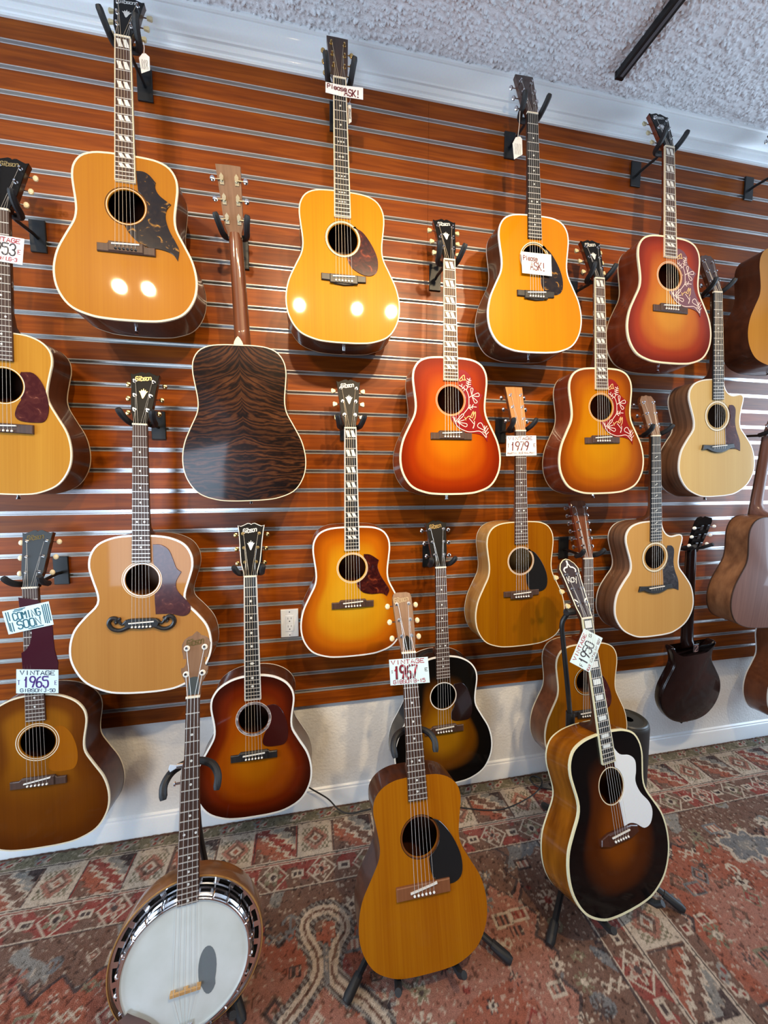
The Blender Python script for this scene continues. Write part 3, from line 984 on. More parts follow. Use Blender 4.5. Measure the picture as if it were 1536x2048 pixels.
HEAD = {  # half outlines, mm along the head from the nut
    'gibson': [(21.5, 0), (22, 14), (26, 30), (31, 48), (34, 80), (37, 120), (41, 160), (44, 178), (36, 175), (24, 180), (12, 186), (5, 185), (0, 181)],
    'martin': [(21.5, 0), (22, 12), (29, 30), (31, 70), (34, 130), (37, 186), (0, 187)],
    'twelve': [(22, 0), (23, 12), (29, 28), (31, 80), (33, 160), (36, 238), (34, 246), (18, 250), (0, 246)],
    'snake': [(21.5, 0), (23, 20), (27, 45), (29, 90), (31, 140), (31, 172), (27, 184), (16, 188), (0, 188)],
    'taylor': [(21.5, 0), (22, 12), (29, 30), (31, 70), (34, 130), (37, 160), (24, 182), (12, 181), (0, 186)],
    'kay': [(22, 0), (23, 14), (28, 34), (31, 80), (36, 140), (41, 172), (31, 190), (14, 203), (0, 207)],
    'electric': [(21, 0), (23, 20), (30, 42), (36, 90), (38, 150), (30, 168), (12, 172), (0, 166)],
}
CROWN = [(-9, 0), (-3, -16), (0, -20), (3, -16), (9, 0), (14, 8), (8, 7), (7, 14), (3, 9), (0, 19), (-3, 9), (-7, 14), (-8, 7), (-14, 8)]
NOTCH = {}


def px_strokes(raw, cx, cy, kx, ky):
    return [[((x - cx) * kx, -(y - cy) * ky) for x, y in s] for s in raw]


BIRD_W = px_strokes([[(470, 1240), (590, 1080), (605, 930), (600, 800), (570, 690), (545, 640), (575, 560), (600, 440), (640, 330)], [(605, 830), (680, 780)],
                     [(680, 760), (655, 600), (715, 600), (680, 760)], [(680, 780), (850, 700), (865, 790), (680, 780)], [(690, 800), (760, 960), (825, 920), (700, 810)],
                     [(590, 1100), (700, 1060), (800, 1065)], [(610, 1090), (660, 1140)], [(620, 1080), (640, 1010)], [(660, 1070), (700, 1100)], [(680, 1060), (720, 1000)],
                     [(590, 490), (545, 450)], [(590, 500), (660, 485)], [(600, 440), (550, 405)], [(600, 445), (660, 430)], [(615, 380), (565, 345)], [(615, 385), (665, 385)], [(580, 550), (530, 510)], [(585, 560), (650, 545)],
                     [(545, 640), (470, 590), (360, 520)], [(470, 590), (490, 530)], [(470, 590), (430, 605)], [(420, 550), (430, 490)], [(500, 620), (470, 665)],
                     [(200, 1370), (290, 1560), (400, 1640), (560, 1700), (700, 1700), (850, 1680), (940, 1720), (1050, 1850)],
                     [(260, 1450), (420, 1260), (460, 1290), (300, 1450)], [(300, 1460), (480, 1400)], [(320, 1470), (540, 1500), (510, 1580), (330, 1480)], [(260, 1450), (180, 1330)], [(240, 1430), (230, 1340)],
                     [(610, 1360), (720, 1490), (740, 1520), (710, 1610)], [(745, 1430), (745, 1500), (700, 1610)],
                     [(960, 1640), (830, 1570), (850, 1490), (930, 1475), (1010, 1640)], [(1060, 1830), (1020, 1660), (1010, 1540)], [(1040, 1700), (1105, 1600)], [(1050, 1770), (1115, 1700)],
                     [(1025, 1620), (1075, 1545)], [(1040, 1740), (960, 1690)], [(1030, 1690), (970, 1640)]], 141, 905, .152, .145)
BIRD_Y = px_strokes([[(360, 390), (430, 300), (490, 260), (500, 350), (525, 385), (450, 385), (380, 420), (360, 390)], [(430, 310), (450, 385)],
                     [(510, 1380), (600, 1300), (640, 1320), (720, 1170), (700, 1330), (640, 1330)], [(690, 1350), (770, 1180), (765, 1330), (720, 1410)], [(490, 1330), (520, 1410)]], 141, 905, .152, .145)

INLAYF = [1, 3, 5, 7, 9, 12, 15, 17]
HANGS = []
GUIT = {}
GROUP_SIX = {}


def frame(N, S, psi=0.0, back=False):
    ey = (N - S).normalized()
    f = Vector((math.sin(psi), -math.cos(psi), 0))
    if back: f = -f
    ez = (f - ey * f.dot(ey)).normalized()
    ex = ey.cross(ez)
    return ex, ey, ez


def put_matrix(N, S, L, vs, psi=0.0, back=False, wf=1.0):
    ex, ey, ez = frame(N, S, psi, back)
    k = (N - S).length / L
    base = S - ey * (vs * k)
    M = Matrix((ex * k * wf, ey * k, ez * k)).transposed().to_4x4()
    M.translation = base
    return M


def guitar(key, label, N, S, body='dread', L=.648, top=None, side=MAHOGD, backm=None, bind=CREAM, bw=.0045, backbind=True, gk=None, gm=None, engrave=False,
           bridge='gibson', brm=ROSEFB, ros=None, head='gibson', headface=HEADBLK, neckm=MAHOGD, fb=ROSEFB, bound=False, inlay='dot', inm=PEARL, btn=CHROME, btk='oval',
           logo=None, logom=GOLD, crown=False, cover=None, psi=0.0, back=False, cut=False, depth=.115, strings=6, hang=None, wf=1.0, name='acoustic_guitar', nfret=20, pins=True,
           slant_saddle=.004, burstc=None, scar=False, heelcap=False, housing=False, postm=CHROME, holer=.051, strm=STEEL, saddlem=WHITEB, pinm=WHITEB, headlen=1.0, category='guitar', headm=None):
    pts = outline(body, cut)
    BL = OUT[body][-1][1] / 1000
    vs = BL - .4454 * L
    vn = vs + L
    hv = BL - .158 if body != 'jumbo' else BL - .148
    M = put_matrix(N, S, L, vs, psi, back, wf)
    G = empty(name, label, category, M)
    GUIT[key] = (G, M)
    n = len(pts)
    P = np.array(pts)
    # --- soundboard: rings between the sound hole and the outline
    H = np.array([0.0, hv])
    fr = [0, .12, .25, .38, .5, .6, .7, .78, .85, .9, .94, .97, 1.0]
    V, A = [], []
    inn = [H + (p - H) / np.linalg.norm(p - H) * holer for p in P]
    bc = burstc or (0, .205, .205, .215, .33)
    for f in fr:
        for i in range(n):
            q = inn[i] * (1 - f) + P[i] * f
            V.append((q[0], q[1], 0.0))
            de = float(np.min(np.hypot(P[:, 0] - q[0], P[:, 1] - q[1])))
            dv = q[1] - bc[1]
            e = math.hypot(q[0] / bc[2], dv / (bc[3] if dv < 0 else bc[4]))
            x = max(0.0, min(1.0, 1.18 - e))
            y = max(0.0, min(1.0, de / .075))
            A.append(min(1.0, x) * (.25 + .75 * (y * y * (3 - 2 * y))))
    F = []
    R = len(fr)
    for r in range(R - 1):
        for i in range(n):
            j = (i + 1) % n
            F.append((r * n + i, (r + 1) * n + i, (r + 1) * n + j, r * n + j))
    # thickness at the hole
    b0 = len(V)
    for i in range(n):
        V.append((inn[i][0], inn[i][1], -.004)); A.append(A[i])
    F += [(i, (i + 1) % n, b0 + (i + 1) % n, b0 + i) for i in range(n)]
    mb = MB(); mb.v, mb.f = V, F
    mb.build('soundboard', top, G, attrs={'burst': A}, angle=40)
    # --- sides
    def dep(v): return depth - .018 * (v / BL)
    V = [(x, y, 0.0) for x, y in pts] + [(x, y, -dep(y) * .5) for x, y in pts] + [(x, y, -dep(y)) for x, y in pts]
    F = [(r * n + i, (r + 1) * n + i, (r + 1) * n + (i + 1) % n, r * n + (i + 1) % n) for r in range(2) for i in range(n)]
    mb = MB(); mb.v, mb.f = V, [tuple(reversed(f)) for f in F]
    mb.build('side', side, G, angle=60)
    # --- slightly arched back
    V = [(0, BL * .45, -dep(BL * .45) - .008)]
    for f in (.4, .75, 1.0):
        for x, y in pts:
            qx, qy = x * f, BL * .45 + (y - BL * .45) * f
            V.append((qx, qy, -dep(qy) - .008 * (1 - f * f)))
    F = [(0, 1 + (i + 1) % n, 1 + i) for i in range(n)]
    for r in range(2):
        F += [(1 + r * n + i, 1 + r * n + (i + 1) % n, 1 + (r + 1) * n + (i + 1) % n, 1 + (r + 1) * n + i) for i in range(n)]
    mb = MB(); mb.v, mb.f = V, [tuple(reversed(f)) for f in F]
    mb.build('back', backm or side, G, angle=60)
    # --- binding strips
    if bind:
        for zf, w_, sg, nm in ((0, bw, 1, 'binding'), (1, bw * .6, -1, 'back_binding')):
            if zf and not backbind: continue
            o = offset(pts, .0007)
            ii = offset(pts, -w_)
            def zz(y): return -dep(y) * zf
            V = [(x, y, zz(y) - sg * .0055) for x, y in o] + [(x, y, zz(y) + sg * .0003) for x, y in o] + [(x, y, zz(y) + sg * .0006) for x, y in ii] + [(x, y, zz(y) - sg * .001) for x, y in ii]
            F = [(r * n + i, r * n + (i + 1) % n, (r + 1) * n + (i + 1) % n, (r + 1) * n + i) for r in range(3) for i in range(n)]
            mb = MB(); mb.v, mb.f = V, F
            mb.build(nm, bind, G, angle=50)
    # --- rosette rings
    for k, (r0, r1, mt) in enumerate(ros or []):
        MB().annulus((0, hv), r0, r1, -.001, .0004 + .0001 * k, 48).build('rosette', mt, G)
    # --- pickguard
    if gk:
        gp = guard(gk, hv, (max([r[1] for r in ros]) * 1000 + 1.0) if ros else 55)
        g = MB().prism(gp, 0.0002, .0022, .0006).build('pickguard', gm, G, angle=25)
        if engrave:
            for st_, mt in ((BIRD_W, CREAM_INK), (BIRD_Y, YEL_INK)):
                mb = MB()
                for s in st_:
                    mb.ribbon([(x / 1000, hv + y / 1000) for x, y in (spline(s, 3) if len(s) > 3 else s)], .0024, lambda x, y: (x, y, .0026))
                mb.build('engraving', mt, g, smooth=False)
    if scar:
        gp = guard('bat', hv, 60)
        MB().prism([(x * .95, y) for x, y in gp], -.0002, .0004).build('pickguard_scar', scar, G)
    # --- bridge
    if bridge == 'moustache':
        b = MB()
        b.prism([(x / 1000, vs + y / 1000) for x, y in [(-44, 10), (-30, 12), (30, 12), (44, 10), (54, -2), (48, -18), (0, -24), (-48, -18), (-54, -2)]], 0, .009, .002)
        for s in (-1, 1):
            path = spline([(40, -16), (66, -26), (88, -20), (99, -2), (92, 14), (78, 14), (74, 4), (80, -1)], 5)
            for w_, z1 in ((.013, .007),):
                c = [(s * x / 1000, vs + y / 1000) for x, y in path]
                b.tube([(x, y, .003) for x, y in c], [.0068] * (len(c) - 6) + [.006, .0055, .005, .005, .0055, .006], 8)
            c = [(s * x / 1000, vs + y / 1000) for x, y in spline([(46, 6), (58, -6), (66, 0), (70, 10), (64, 14)], 4)]
            b.tube([(x, y, .003) for x, y in c], .0045, 8)
        bo = b.build('bridge', brm, G)
    else:
        bp = [(x / 1000, vs + y / 1000) for x, y in BR[bridge]]
        b = MB().prism(bp, 0, .0065 if bridge in ('gibson', 'martin') else .008, .002)
        if bridge in ('gibson', 'martin', 'kay'):
            b.rbox(-.048, .048, vs - .022, vs + .008, .004, .0095, .002)
        bo = b.build('bridge', brm, G)
    z0 = .0098
    a0, a1 = -slant_saddle / 2, slant_saddle / 2
    MB().add([(x, vs + a + y, z) for z in (.006, .0125) for x, a in ((-.038, a0), (.038, a1)) for y in (-.0018, .0018)],
             [(0, 2, 3, 1), (4, 5, 7, 6), (0, 1, 5, 4), (1, 3, 7, 5), (3, 2, 6, 7), (2, 0, 4, 6)]).build('saddle', saddlem, bo, smooth=False)
    sp = .0545 / 5
    npin = 6
    if pins:
        for i in range(npin):
            x = (-2.5 + i) * sp
            MB().ball((x, vs - .0145, z0 + .0012), .0036, .0036, .0034, 8, 5).build('bridge_pin', pinm, bo)
    # --- neck and heel
    join = BL
    secs = [(vn + .012, .0205, .020), (vn - .01, .0212, .0205), (vn - .15, .0232, .0215), (vn - .29, .0252, .0235), (join + .05, .0262, .026), (join + .024, .0255, .040),
            (join + .010, .0245, .070), (join + .004, .0238, .092), (join - .003, .0235, dep(BL))]
    V, F = [], []
    K = 11
    for v, hw, t in secs:
        for i in range(K):
            a = math.pi * i / (K - 1)
            V.append((hw * math.cos(a), v, -t * math.sin(a) ** .8))
    for r in range(len(secs) - 1):
        for i in range(K - 1):
            F.append((r * K + i, r * K + i + 1, (r + 1) * K + i + 1, (r + 1) * K + i))
        F.append((r * K + K - 1, r * K, (r + 1) * K, (r + 1) * K + K - 1))
    F.append(tuple(range(K - 1, -1, -1))); F.append(tuple((len(secs) - 1) * K + i for i in range(K)))
    mb = MB(); mb.v, mb.f = V, F
    nk = mb.build('neck', neckm, G, angle=50)
    if heelcap:
        MB().prism([(x / 1000, y / 1000) for x, y in [(-16, 508 - 3), (16, 508 - 3), (12, 518), (6, 528), (0, 534), (-6, 528), (-12, 518)]], -dep(BL) + .001, -dep(BL) - .003).build('heel_cap', CREAM, nk)
    # --- fretboard, frets, inlays
    ve = vn - L * (1 - 2 ** (-(nfret + .35) / 12))
    def hw(v): return .0215 + (vn - v) / (vn - ve) * .0065
    f = MB().add([(s * hw(v), v, z) for z in (.0003, .0062) for s, v in ((-1, ve), (1, ve), (1, vn), (-1, vn))],
                 [(0, 3, 2, 1), (4, 5, 6, 7), (0, 1, 5, 4), (1, 2, 6, 5), (2, 3, 7, 6), (3, 0, 4, 7)]).build('fretboard', fb, G, smooth=False)
    if bound:
        for s in (-1, 1):
            MB().add([(s * (hw(v) + e), v, z) for z in (.0002, .0066) for v, e in ((ve, -.0022), (ve, .0006), (vn, .0006), (vn, -.0022))],
                     [(0, 3, 2, 1), (4, 5, 6, 7), (0, 1, 5, 4), (1, 2, 6, 5), (2, 3, 7, 6), (3, 0, 4, 7)]).build('fretboard_binding', bind or CREAM, f, smooth=False)
        MB().box(-hw(ve), hw(ve), ve - .0012, ve + .001, .0002, .0066).build('fretboard_binding', bind or CREAM, f, smooth=False)
    fv = lambda k: vn - L * (1 - 2 ** (-k / 12))
    for k in range(1, nfret + 1):
        v = fv(k)
        w_ = hw(v) - .0004
        MB().box(-w_, w_, v - .0011, v + .0011, .0058, .0073).build('fret', FRETM, f, smooth=False)
    for k in INLAYF:
        v = (fv(k) + fv(k - 1)) / 2
        gap = fv(k - 1) - fv(k)
        if inlay == 'para':
            for s in (-1, 1):
                hh, ww, sl = min(.012, gap * .36), .0065, .0035
                cx = s * .0088
                MB().prism([(cx - ww - sl + .001, v + hh), (cx + ww - sl - .001, v + hh), (cx + ww + sl, v - hh), (cx - ww + sl, v - hh)], .0055, .0066).build('inlay', inm, f, smooth=False)
        elif inlay == 'block':
            hh = gap * .33
            MB().box(-.0155, .0155, v - hh, v + hh, .0055, .0066).build('inlay', inm, f, smooth=False)
        elif inlay == 'dot' and k > 1:
            xs = (-.011, .011) if k == 12 else (0,)
            for x in xs:
                MB().cyl((x, v, .0055), (x, v, .0066), .0032, n=12).build('inlay', inm, f)
        elif inlay == 'snow' and k > 1:
            xs = {3: (0,), 5: (0,), 7: (-.009, 0, .009), 9: (-.005, .005), 12: (-.010, 0, .010), 15: (-.009, 0, .009), 17: (-.009, 0, .009)}[k]
            for q, x in enumerate(xs):
                r_ = .0052 if len(xs) < 3 else .0042
                st_ = [((r_ if i % 2 == 0 else r_ * .35) * math.cos(i * math.pi / 4) + x, v + (r_ if i % 2 == 0 else r_ * .35) * math.sin(i * math.pi / 4) * (1.15 if q % 2 else .9)) for i in range(8)]
                MB().prism(st_, .0055, .0066).build('inlay', inm, f, smooth=False)
        elif inlay == 'diam' and k > 1:
            r_ = .0055 if k != 12 else .009
            MB().prism([(-r_, v), (0, v - .005), (r_, v), (0, v + .005)], .0055, .0066).build('inlay', inm, f, smooth=False)
        elif inlay == 'wing' and k > 1:
            MB().prism([(-.010, v - .003), (-.002, v - .001), (.001, v + .003), (.010, v + .003), (.003, v), (-.001, v - .004)], .0055, .0066).build('inlay', inm, f, smooth=False)
    # --- nut
    MB().rbox(-.0218, .0218, vn - .0005, vn + .0052, .0, .0088, .0008).build('nut', BONE, G)
    # --- headstock
    TA = math.radians(15)
    ct, sn = math.cos(TA), math.sin(TA)
    def HT(x, h, t=0.0): return (x, vn + .004 + h * ct + t * sn, .003 - h * sn + t * ct)
    hp = [(x / 1000, y / 1000 * headlen) for x, y in HEAD[head]]
    full = hp + [(-x, y) for x, y in reversed(hp[:-1])]
    hs = MB().prism(full, -.0155, -.0012, 0, HT).build('headstock', headm or neckm, G, angle=25)
    ov = MB().prism(full, -.0015, .0012, .0006, HT).build('headstock_overlay', headface, hs, angle=25)
    hl = max(y for x, y in hp)
    if head in ('kay',) or (head == 'gibson' and crown == 'bound'):
        mb = MB()
        op = offset(ccw(full), .0012)
        mb.tube([HT(x, y, .0) for x, y in op], .0017, 6, closed=True)
        mb.build('headstock_binding', bind or CREAM, hs)
    def wide(h):
        xs = [p for p in hp if p[1] <= hl * .96]
        return float(np.interp(h, [p[1] for p in xs], [p[0] for p in xs]))
    npeg = strings // 2
    h0, h1 = (.048, .150) if head != 'twelve' else (.052, .222)
    if head == 'electric': h0, h1 = .046, .135
    hh_ = [(h0 + (h1 - h0) * i / (npeg - 1)) * headlen for i in range(npeg)]
    posts = {}
    for s in (-1, 1):
        for i, h in enumerate(hh_):
            wx = wide(h)
            x = s * (wx - .0115)
            MB().cyl(HT(x, h, .001), HT(x, h, .0022), .0058, n=12).add(*cylpart(HT(x, h, .002), HT(x, h, .011), .0032)).build('tuner_post', postm, hs)
            xb = s * (wx + .0155)
            mb = MB().cyl(HT(s * (wx - .012), h - .002, -.019), HT(s * (wx + .010), h - .002, -.019), .0017, n=6)
            mb.rbox(s * wx - s * .019 - .0055, s * wx - s * .019 + .0055, 0, 0, 0, 0, 0) if False else None
            sh = mb.build('tuner_shaft', postm, hs)
            c = Vector(HT(xb, h - .002, -.019))
            bb_ = MB()
            if btk == 'key':
                o_ = [(xb - s * .009, h - .0065), (xb - s * .009, h + .0025), (xb + s * .004, h + .0075), (xb + s * .0075, h + .004), (xb + s * .0075, h - .008), (xb + s * .004, h - .0115)]
                bb_.prism(o_, -.0225, -.0155, .001, HT)
            else:
                bb_.ball(c, .0082, .0095, .0045, 10, 6)
            bb_.build('tuner_button', btn, hs)
            if housing:
                q = x
                mb = MB().prism([(q - .006, h - .014), (q + .006, h - .014), (q + .006, h + .008), (q, h + .016), (q - .006, h + .008)], -.0152, -.0175, 0, HT)
                mb.cyl(HT(q, h, -.0175), HT(q, h, -.0235), .0055, n=10)
                mb.build('tuner_housing', postm, hs)
            posts[(s, i)] = (x, h)
    if logo:
        mb = MB()
        lw = .046 if logo != 'Kay' else .044
        hy = hl - .031 if head != 'kay' else hl * .60
        for s in glyphs(logo, -lw / 2 - .004, hy, lw, .0155 if logo != 'Kay' else .022, .006, .18):
            mb.ribbon(s, .0028, lambda x, y: HT(x, y + x * .14, .0016))
        mb.build('logo', logom, hs, smooth=False)
    if crown:
        k_ = .95
        MB().prism([(x / 1000 * k_, .108 + y / 1000 * k_) for x, y in CROWN], .0008, .0017, 0, HT).build('crown_inlay', logom if crown != 'bound' else PEARL, hs, smooth=False)
    if head == 'kay':
        for s in (-1, 1):
            for st_ in ([(4, 186), (8, 178), (18, 176), (27, 168), (24, 160)], [(20, 40), (15, 48), (18, 56), (26, 62)]):
                MB().ribbon([(s * x / 1000, y / 1000) for x, y in spline(st_, 4)], .0052, lambda x, y: HT(x, y, .0016)).build('scroll_inlay', WHITEB, hs, smooth=False)
        MB().ribbon([(0, .188), (0, .200)], .008, lambda x, y: HT(x, y, .0016)).build('drop_inlay', WHITEB, hs, smooth=False)
    if cover is not None:
        mb = MB().prism([(-.010, .006), (.010, .006), (.012, .028), (.008, .042), (0, .050), (-.008, .042), (-.012, .028)], .0008, .0032, .0006, HT)
        mb.build('truss_rod_cover', cover, hs)
    # --- strings
    ns = strings
    for i in range(ns):
        if ns == 6:
            fx = -2.5 + i
        else:
            fx = -2.5 + (i // 2) + (-.12 if i % 2 == 0 else .12)
        xn, xs = fx * .0071, fx * sp
        side_ = -1 if i < ns / 2 else 1
        kx = i if i < ns / 2 else ns - 1 - i
        x, h = posts[(side_, kx)]
        pts3 = [HT(x - side_ * .003, h, .006), (xn, vn + .003, .0093), (xs, vs + fx * slant_saddle / 6, .0128), (xs, vs - .0135, z0 + .001)]
        MB().tube(pts3, .00055 if i < ns * .5 else .00042, 4, cap=False).build('string', strm if i < ns * .66 else STEEL, G)
    # --- end pin
    zc = -dep(0) * .5
    MB().cyl((0, .004, zc), (0, -.006, zc), .0055, n=10).add(*cylpart((0, -.006, zc), (0, -.016, zc), .0035, .0065)).build('end_pin', CHROME if key != '8' else WHITEB, G)
    if hang: HANGS.append((key, hang))
    return G


def cylpart(p0, p1, r0, r1=None, n=10):
    q = MB().cyl(p0, p1, r0, r1, n)
    return q.v, q.f


def hung(n, s, dn=.163, ds=.19):
    return at_y(n, dn), at_y(s, ds)


CR, BK, WH = CREAM, BLACKG, WHITEB
RG = [(.0510, .0530, WH), (.0555, .0575, CR)]              # plain double ring
RB = [(.0560, .0580, BK), (.0585, .0605, CR), (.0610, .0625, BK)]
RFANCY = [(.0525, .0537, BK), (.0540, .0555, CR), (.0557, .0580, plain('shell_band', (.35, .34, .28), .3)), (.0582, .0598, CR), (.0600, .0612, BK)]
RTAY = [(.0560, .0570, BK), (.0575, .0650, CR), (.0655, .0665, BK)]
RWIDE = [(.0512, .0520, BK), (.0525, .0600, tortoise('abalone', (.14, .12, .13), (.25, .22, .23), (.55, .55, .56), .55)), (.0605, .0615, WH)]

N, S = hung((247, 79.5), (254, 493), ds=.212)
guitar('1', 'natural spruce guitar with large three-point dark tortoiseshell pickguard below the crown moulding', N, S, 'dread', .629, T_NAT1, MAHOGD, bind=CR, bw=.005,
       gk='three', gm=TORT_DARK, ros=[(.0535, .0550, CR), (.0575, .0590, BK)], bridge='gibson', bound=True, inlay='para', btk='key', btn=KEYSTONE, logo='Gibson', logom=PEARL, crown=True, pinm=BLACKG,
       hang='natural guitar with the three-point pickguard', strm=BRONZE, wf=1.01)
N, S = hung((679, 161), (687.5, 556), ds=.185)
guitar('3', 'glossy amber natural guitar with oval red tortoiseshell pickguard and snowflake fretboard inlays', N, S, 'dread', .645, T_NAT3, ROSESIDE, bind=CR, bw=.0035, gk='oval', gm=TORT_RED, ros=RFANCY,
       bridge='martin', brm=EBONY, head='martin', headface=ROSEFB, fb=EBONY, bound=True, inlay='snow', btn=GOLD, postm=GOLD, hang='amber guitar with the oval tortoiseshell pickguard', strm=BRONZE)
N, S = hung((1063.5, 230.6), (1070.6, 587.5), ds=.19)
guitar('4', 'golden yellow guitar with black teardrop pickguard and a note card over its sound hole', N, S, 'dread', .645, T_NAT4, ROSESIDE, bind=WH, bw=.0045, gk='martin', gm=TORT_DARK,
       ros=[(.0525, .0545, CR), (.0550, .0570, BK), (.0575, .0610, CR)], bridge='martin', brm=EBONY, head='martin', headface=ROSESIDE, fb=EBONY, inlay='dot', btn=CHROME, hang='golden guitar with the black teardrop pickguard')
N, S = hung((1336.8, 297.7), (1339.7, 613.6), ds=.215)
guitar('5', 'wine-red sunburst guitar with engraved dark red bird pickguard under the crown moulding', N, S, 'dread', .629, B_WINE, CHERRYSIDE, bind=CR, bw=.006, gk='three', gm=GUARD_WINE, engrave=True,
       ros=[(.0530, .0545, CR), (.0575, .0590, CR)], bound=True, inlay='para', btk='key', btn=KEYSTONE, logo='Gibson', logom=PEARL, crown=True, hang='wine-red sunburst guitar with the engraved pickguard', wf=1.02, neckm=CHERRYSIDE)
guitar('6', 'plain natural guitar with deep dark sides at the end of the top row', Vector((2.06, -.163, 2.775)), Vector((2.05, -.2, 2.147)), 'dread', .629, T_ORG, MAHOGD, bind=None, gk=None, ros=RB, bridge='martin', brm=EBONY,
       head='gibson', btn=CHROME, hang='plain natural guitar at the end of the top row')
N, S = hung((3.4, 422), (8, 852), ds=.175)
guitar('7', 'small worn natural guitar with dark maroon pickguard and 1953 card on its neck', N, S, 'small', .629, T_LG3, MAHOGD, bind=CR, bw=.0035, gk='bat', gm=TORT_MAR, ros=[(.0530, .0555, CR)], bridge='lgrect',
       head='gibson', logo='Gibson', logom=GOLD, btn=CREAMBTN, hang='small worn guitar with the 1953 card', neckm=MAHOGD)
N, S = hung((897.8, 522.6), (902.4, 866.5), ds=.205)
guitar('8', 'cherry sunburst guitar with engraved bright red hummingbird pickguard', N, S, 'dread', .629, B_CHERRY, CHERRYSIDE, bind=CR, bw=.006, gk='three', gm=GUARD_RED, engrave=True,
       ros=[(.0530, .0540, CR), (.0570, .0580, CR)], bound=True, inlay='para', btk='key', btn=KEYSTONE, logo='Gibson', logom=PEARL, crown=True, hang='cherry sunburst guitar with the red pickguard', strm=BRONZE, neckm=CHERRYSIDE)
N, S = hung((1197.3, 559.5), (1203.7, 875.3), ds=.2)
guitar('9', 'amber sunburst guitar with engraved red hummingbird pickguard and red-brown sides', N, S, 'dread', .629, B_AMBER, CHERRYSIDE, bind=CR, bw=.006, gk='three', gm=GUARD_RED, engrave=True,
       ros=[(.0530, .0540, CR), (.0570, .0580, CR)], bound=True, inlay='para', btk='key', btn=KEYSTONE, logo='Gibson', logom=PEARL, crown=True, hang='amber sunburst guitar with the red pickguard', neckm=CHERRYSIDE)
N, S = hung((1433, 586.7), (1434.9, 892.5), ds=.185)
guitar('10', 'pale spruce cutaway guitar with small maroon pickguard and white binding', N, S, 'grand', .648, T_NATP, WALNUT, bind=WH, bw=.004, gk='taylor', gm=TORT_MAR, ros=RTAY, bridge='taylor', brm=EBONY,
       head='taylor', headface=ROSESIDE, fb=EBONY, inlay='dot', btn=CHROME, cut=True, pins=False, hang='pale cutaway guitar with the maroon pickguard')
N, S = hung((281, 850.8), (285, 1243), ds=.185)
guitar('11', 'blonde jumbo guitar with moustache bridge and big maroon tortoiseshell pickguard', N, S, 'jumbo', .648, T_NATJ2, MAPLESIDE, bind=WH, bw=.0055, gk='super', gm=TORT_MAR,
       ros=[(.0525, .0560, WH), (.0590, .0610, CR)], bridge='moustache', brm=EBONY, fb=ROSEFB, inlay='dot', logo='Gibson', logom=GOLD, crown=True, btn=GOLD, cover=HEADBLK, hang='blonde jumbo guitar')
N, S = hung((700.4, 857.5), (705.6, 1203), ds=.15)
guitar('12', 'honey sunburst guitar with two-point dark red pickguard beside the wall outlet', N, S, 'dread', .648, B_ICED, CHERRYSIDE, bind=WH, bw=.005, gk='two', gm=TORT_RED,
       ros=[(.0530, .0550, CR), (.0570, .0590, CR)], bridge='gibson', fb=EBONY, bound=True, inlay='para', btk='key', btn=KEYSTONE, logo='Gibson', logom=PEARL, crown=True, cover=HEADBLK, hang='honey sunburst guitar beside the outlet',
       burstc=(0, .23, .22, .235, .30), strm=BRONZE)
N, S = hung((1040, 863), (1042, 1185), ds=.185)
guitar('13', 'golden koa guitar with black pickguard and 1979 card on its neck', N, S, 'dread', .645, T_KOA, KOASIDE, bind=CR, bw=.003, gk='martin', gm=GUARD_BLK, ros=[(.0525, .0540, WH), (.0560, .0580, CR)], bridge='martin',
       head='martin', headface=KOAHEAD, neckm=MAHOG, fb=ROSEFB, inlay='dot', btn=CHROME, hang='golden koa guitar with the 1979 card')
N, S = hung((1310, 873), (1310, 1173.6), ds=.185)
guitar('14', 'light spruce cutaway guitar with slate grey pickguard and figured brown sides', N, S, 'grand', .648, T_NATJ, WALNUT, bind=WH, bw=.005, gk='taylor', gm=GUARD_GRY, ros=RTAY, bridge='taylor', brm=EBONY,
       head='taylor', headface=NECKBROWN, fb=EBONY, inlay='wing', btn=CHROME, cut=True, pins=False, hang='light cutaway guitar with the slate grey pickguard', neckm=MAHOG)
N, S = hung((501, 1153.5), (508.6, 1505.6), ds=.2)
guitar('16', 'dark brown-cherry sunburst guitar with wide shell rosette hanging behind the banjo', N, S, 'slope', .629, B_J45, MAHOGD, bind=WH, bw=.0055, gk='bat', gm=GUARD_MAR, ros=RWIDE, bridge='gibson', brm=EBONY,
       fb=EBONY, bound=True, inlay='diam', btn=GOLD, postm=GOLD, logo='Gibson', logom=PEARL, crown='bound', cover=HEADBLK, hang='brown-cherry sunburst guitar', burstc=(0, .2, .2, .2, .30), strm=BRONZE, wf=.985)
N, S = hung((880.7, 1135.6), (888, 1453.4), ds=.205)
guitar('17', 'black sunburst guitar with white-ringed sound hole behind the 1967 guitar', N, S, 'slope', .629, B_BLACK, BLACKG, bind=WH, bw=.0045, gk='bat', gm=GUARD_DK, ros=[(.0515, .0550, WH)], bridge='gibson',
       fb=ROSEFB, inlay='dot', btn=CHROME, logo='Gibson', logom=GOLD, cover=HEADBLK, hang='black sunburst guitar', burstc=(0, .2, .235, .235, .33), neckm=MAHOGD, headface=HEADBLK, btk='oval')
N, S = hung((1175, 1117.6), (1174, 1422.7), ds=.205)
guitar('18', 'twelve-string guitar with orange top and reddish headstock behind the white-pickguard guitar', N, S, 'dread', .648, T_KOA, MAHOG, bind=CR, bw=.003, gk='martin', gm=TORT_MAR, ros=RB, bridge='martin', brm=EBONY,
       head='twelve', headface=MAHOG, neckm=CHERRYSIDE, fb=ROSEFB, inlay='dot', btn=CHROME, strings=12, hang='twelve-string guitar', name='twelve_string_guitar')
N, S = hung((62, 1176), (78.5, 1557), ds=.197)
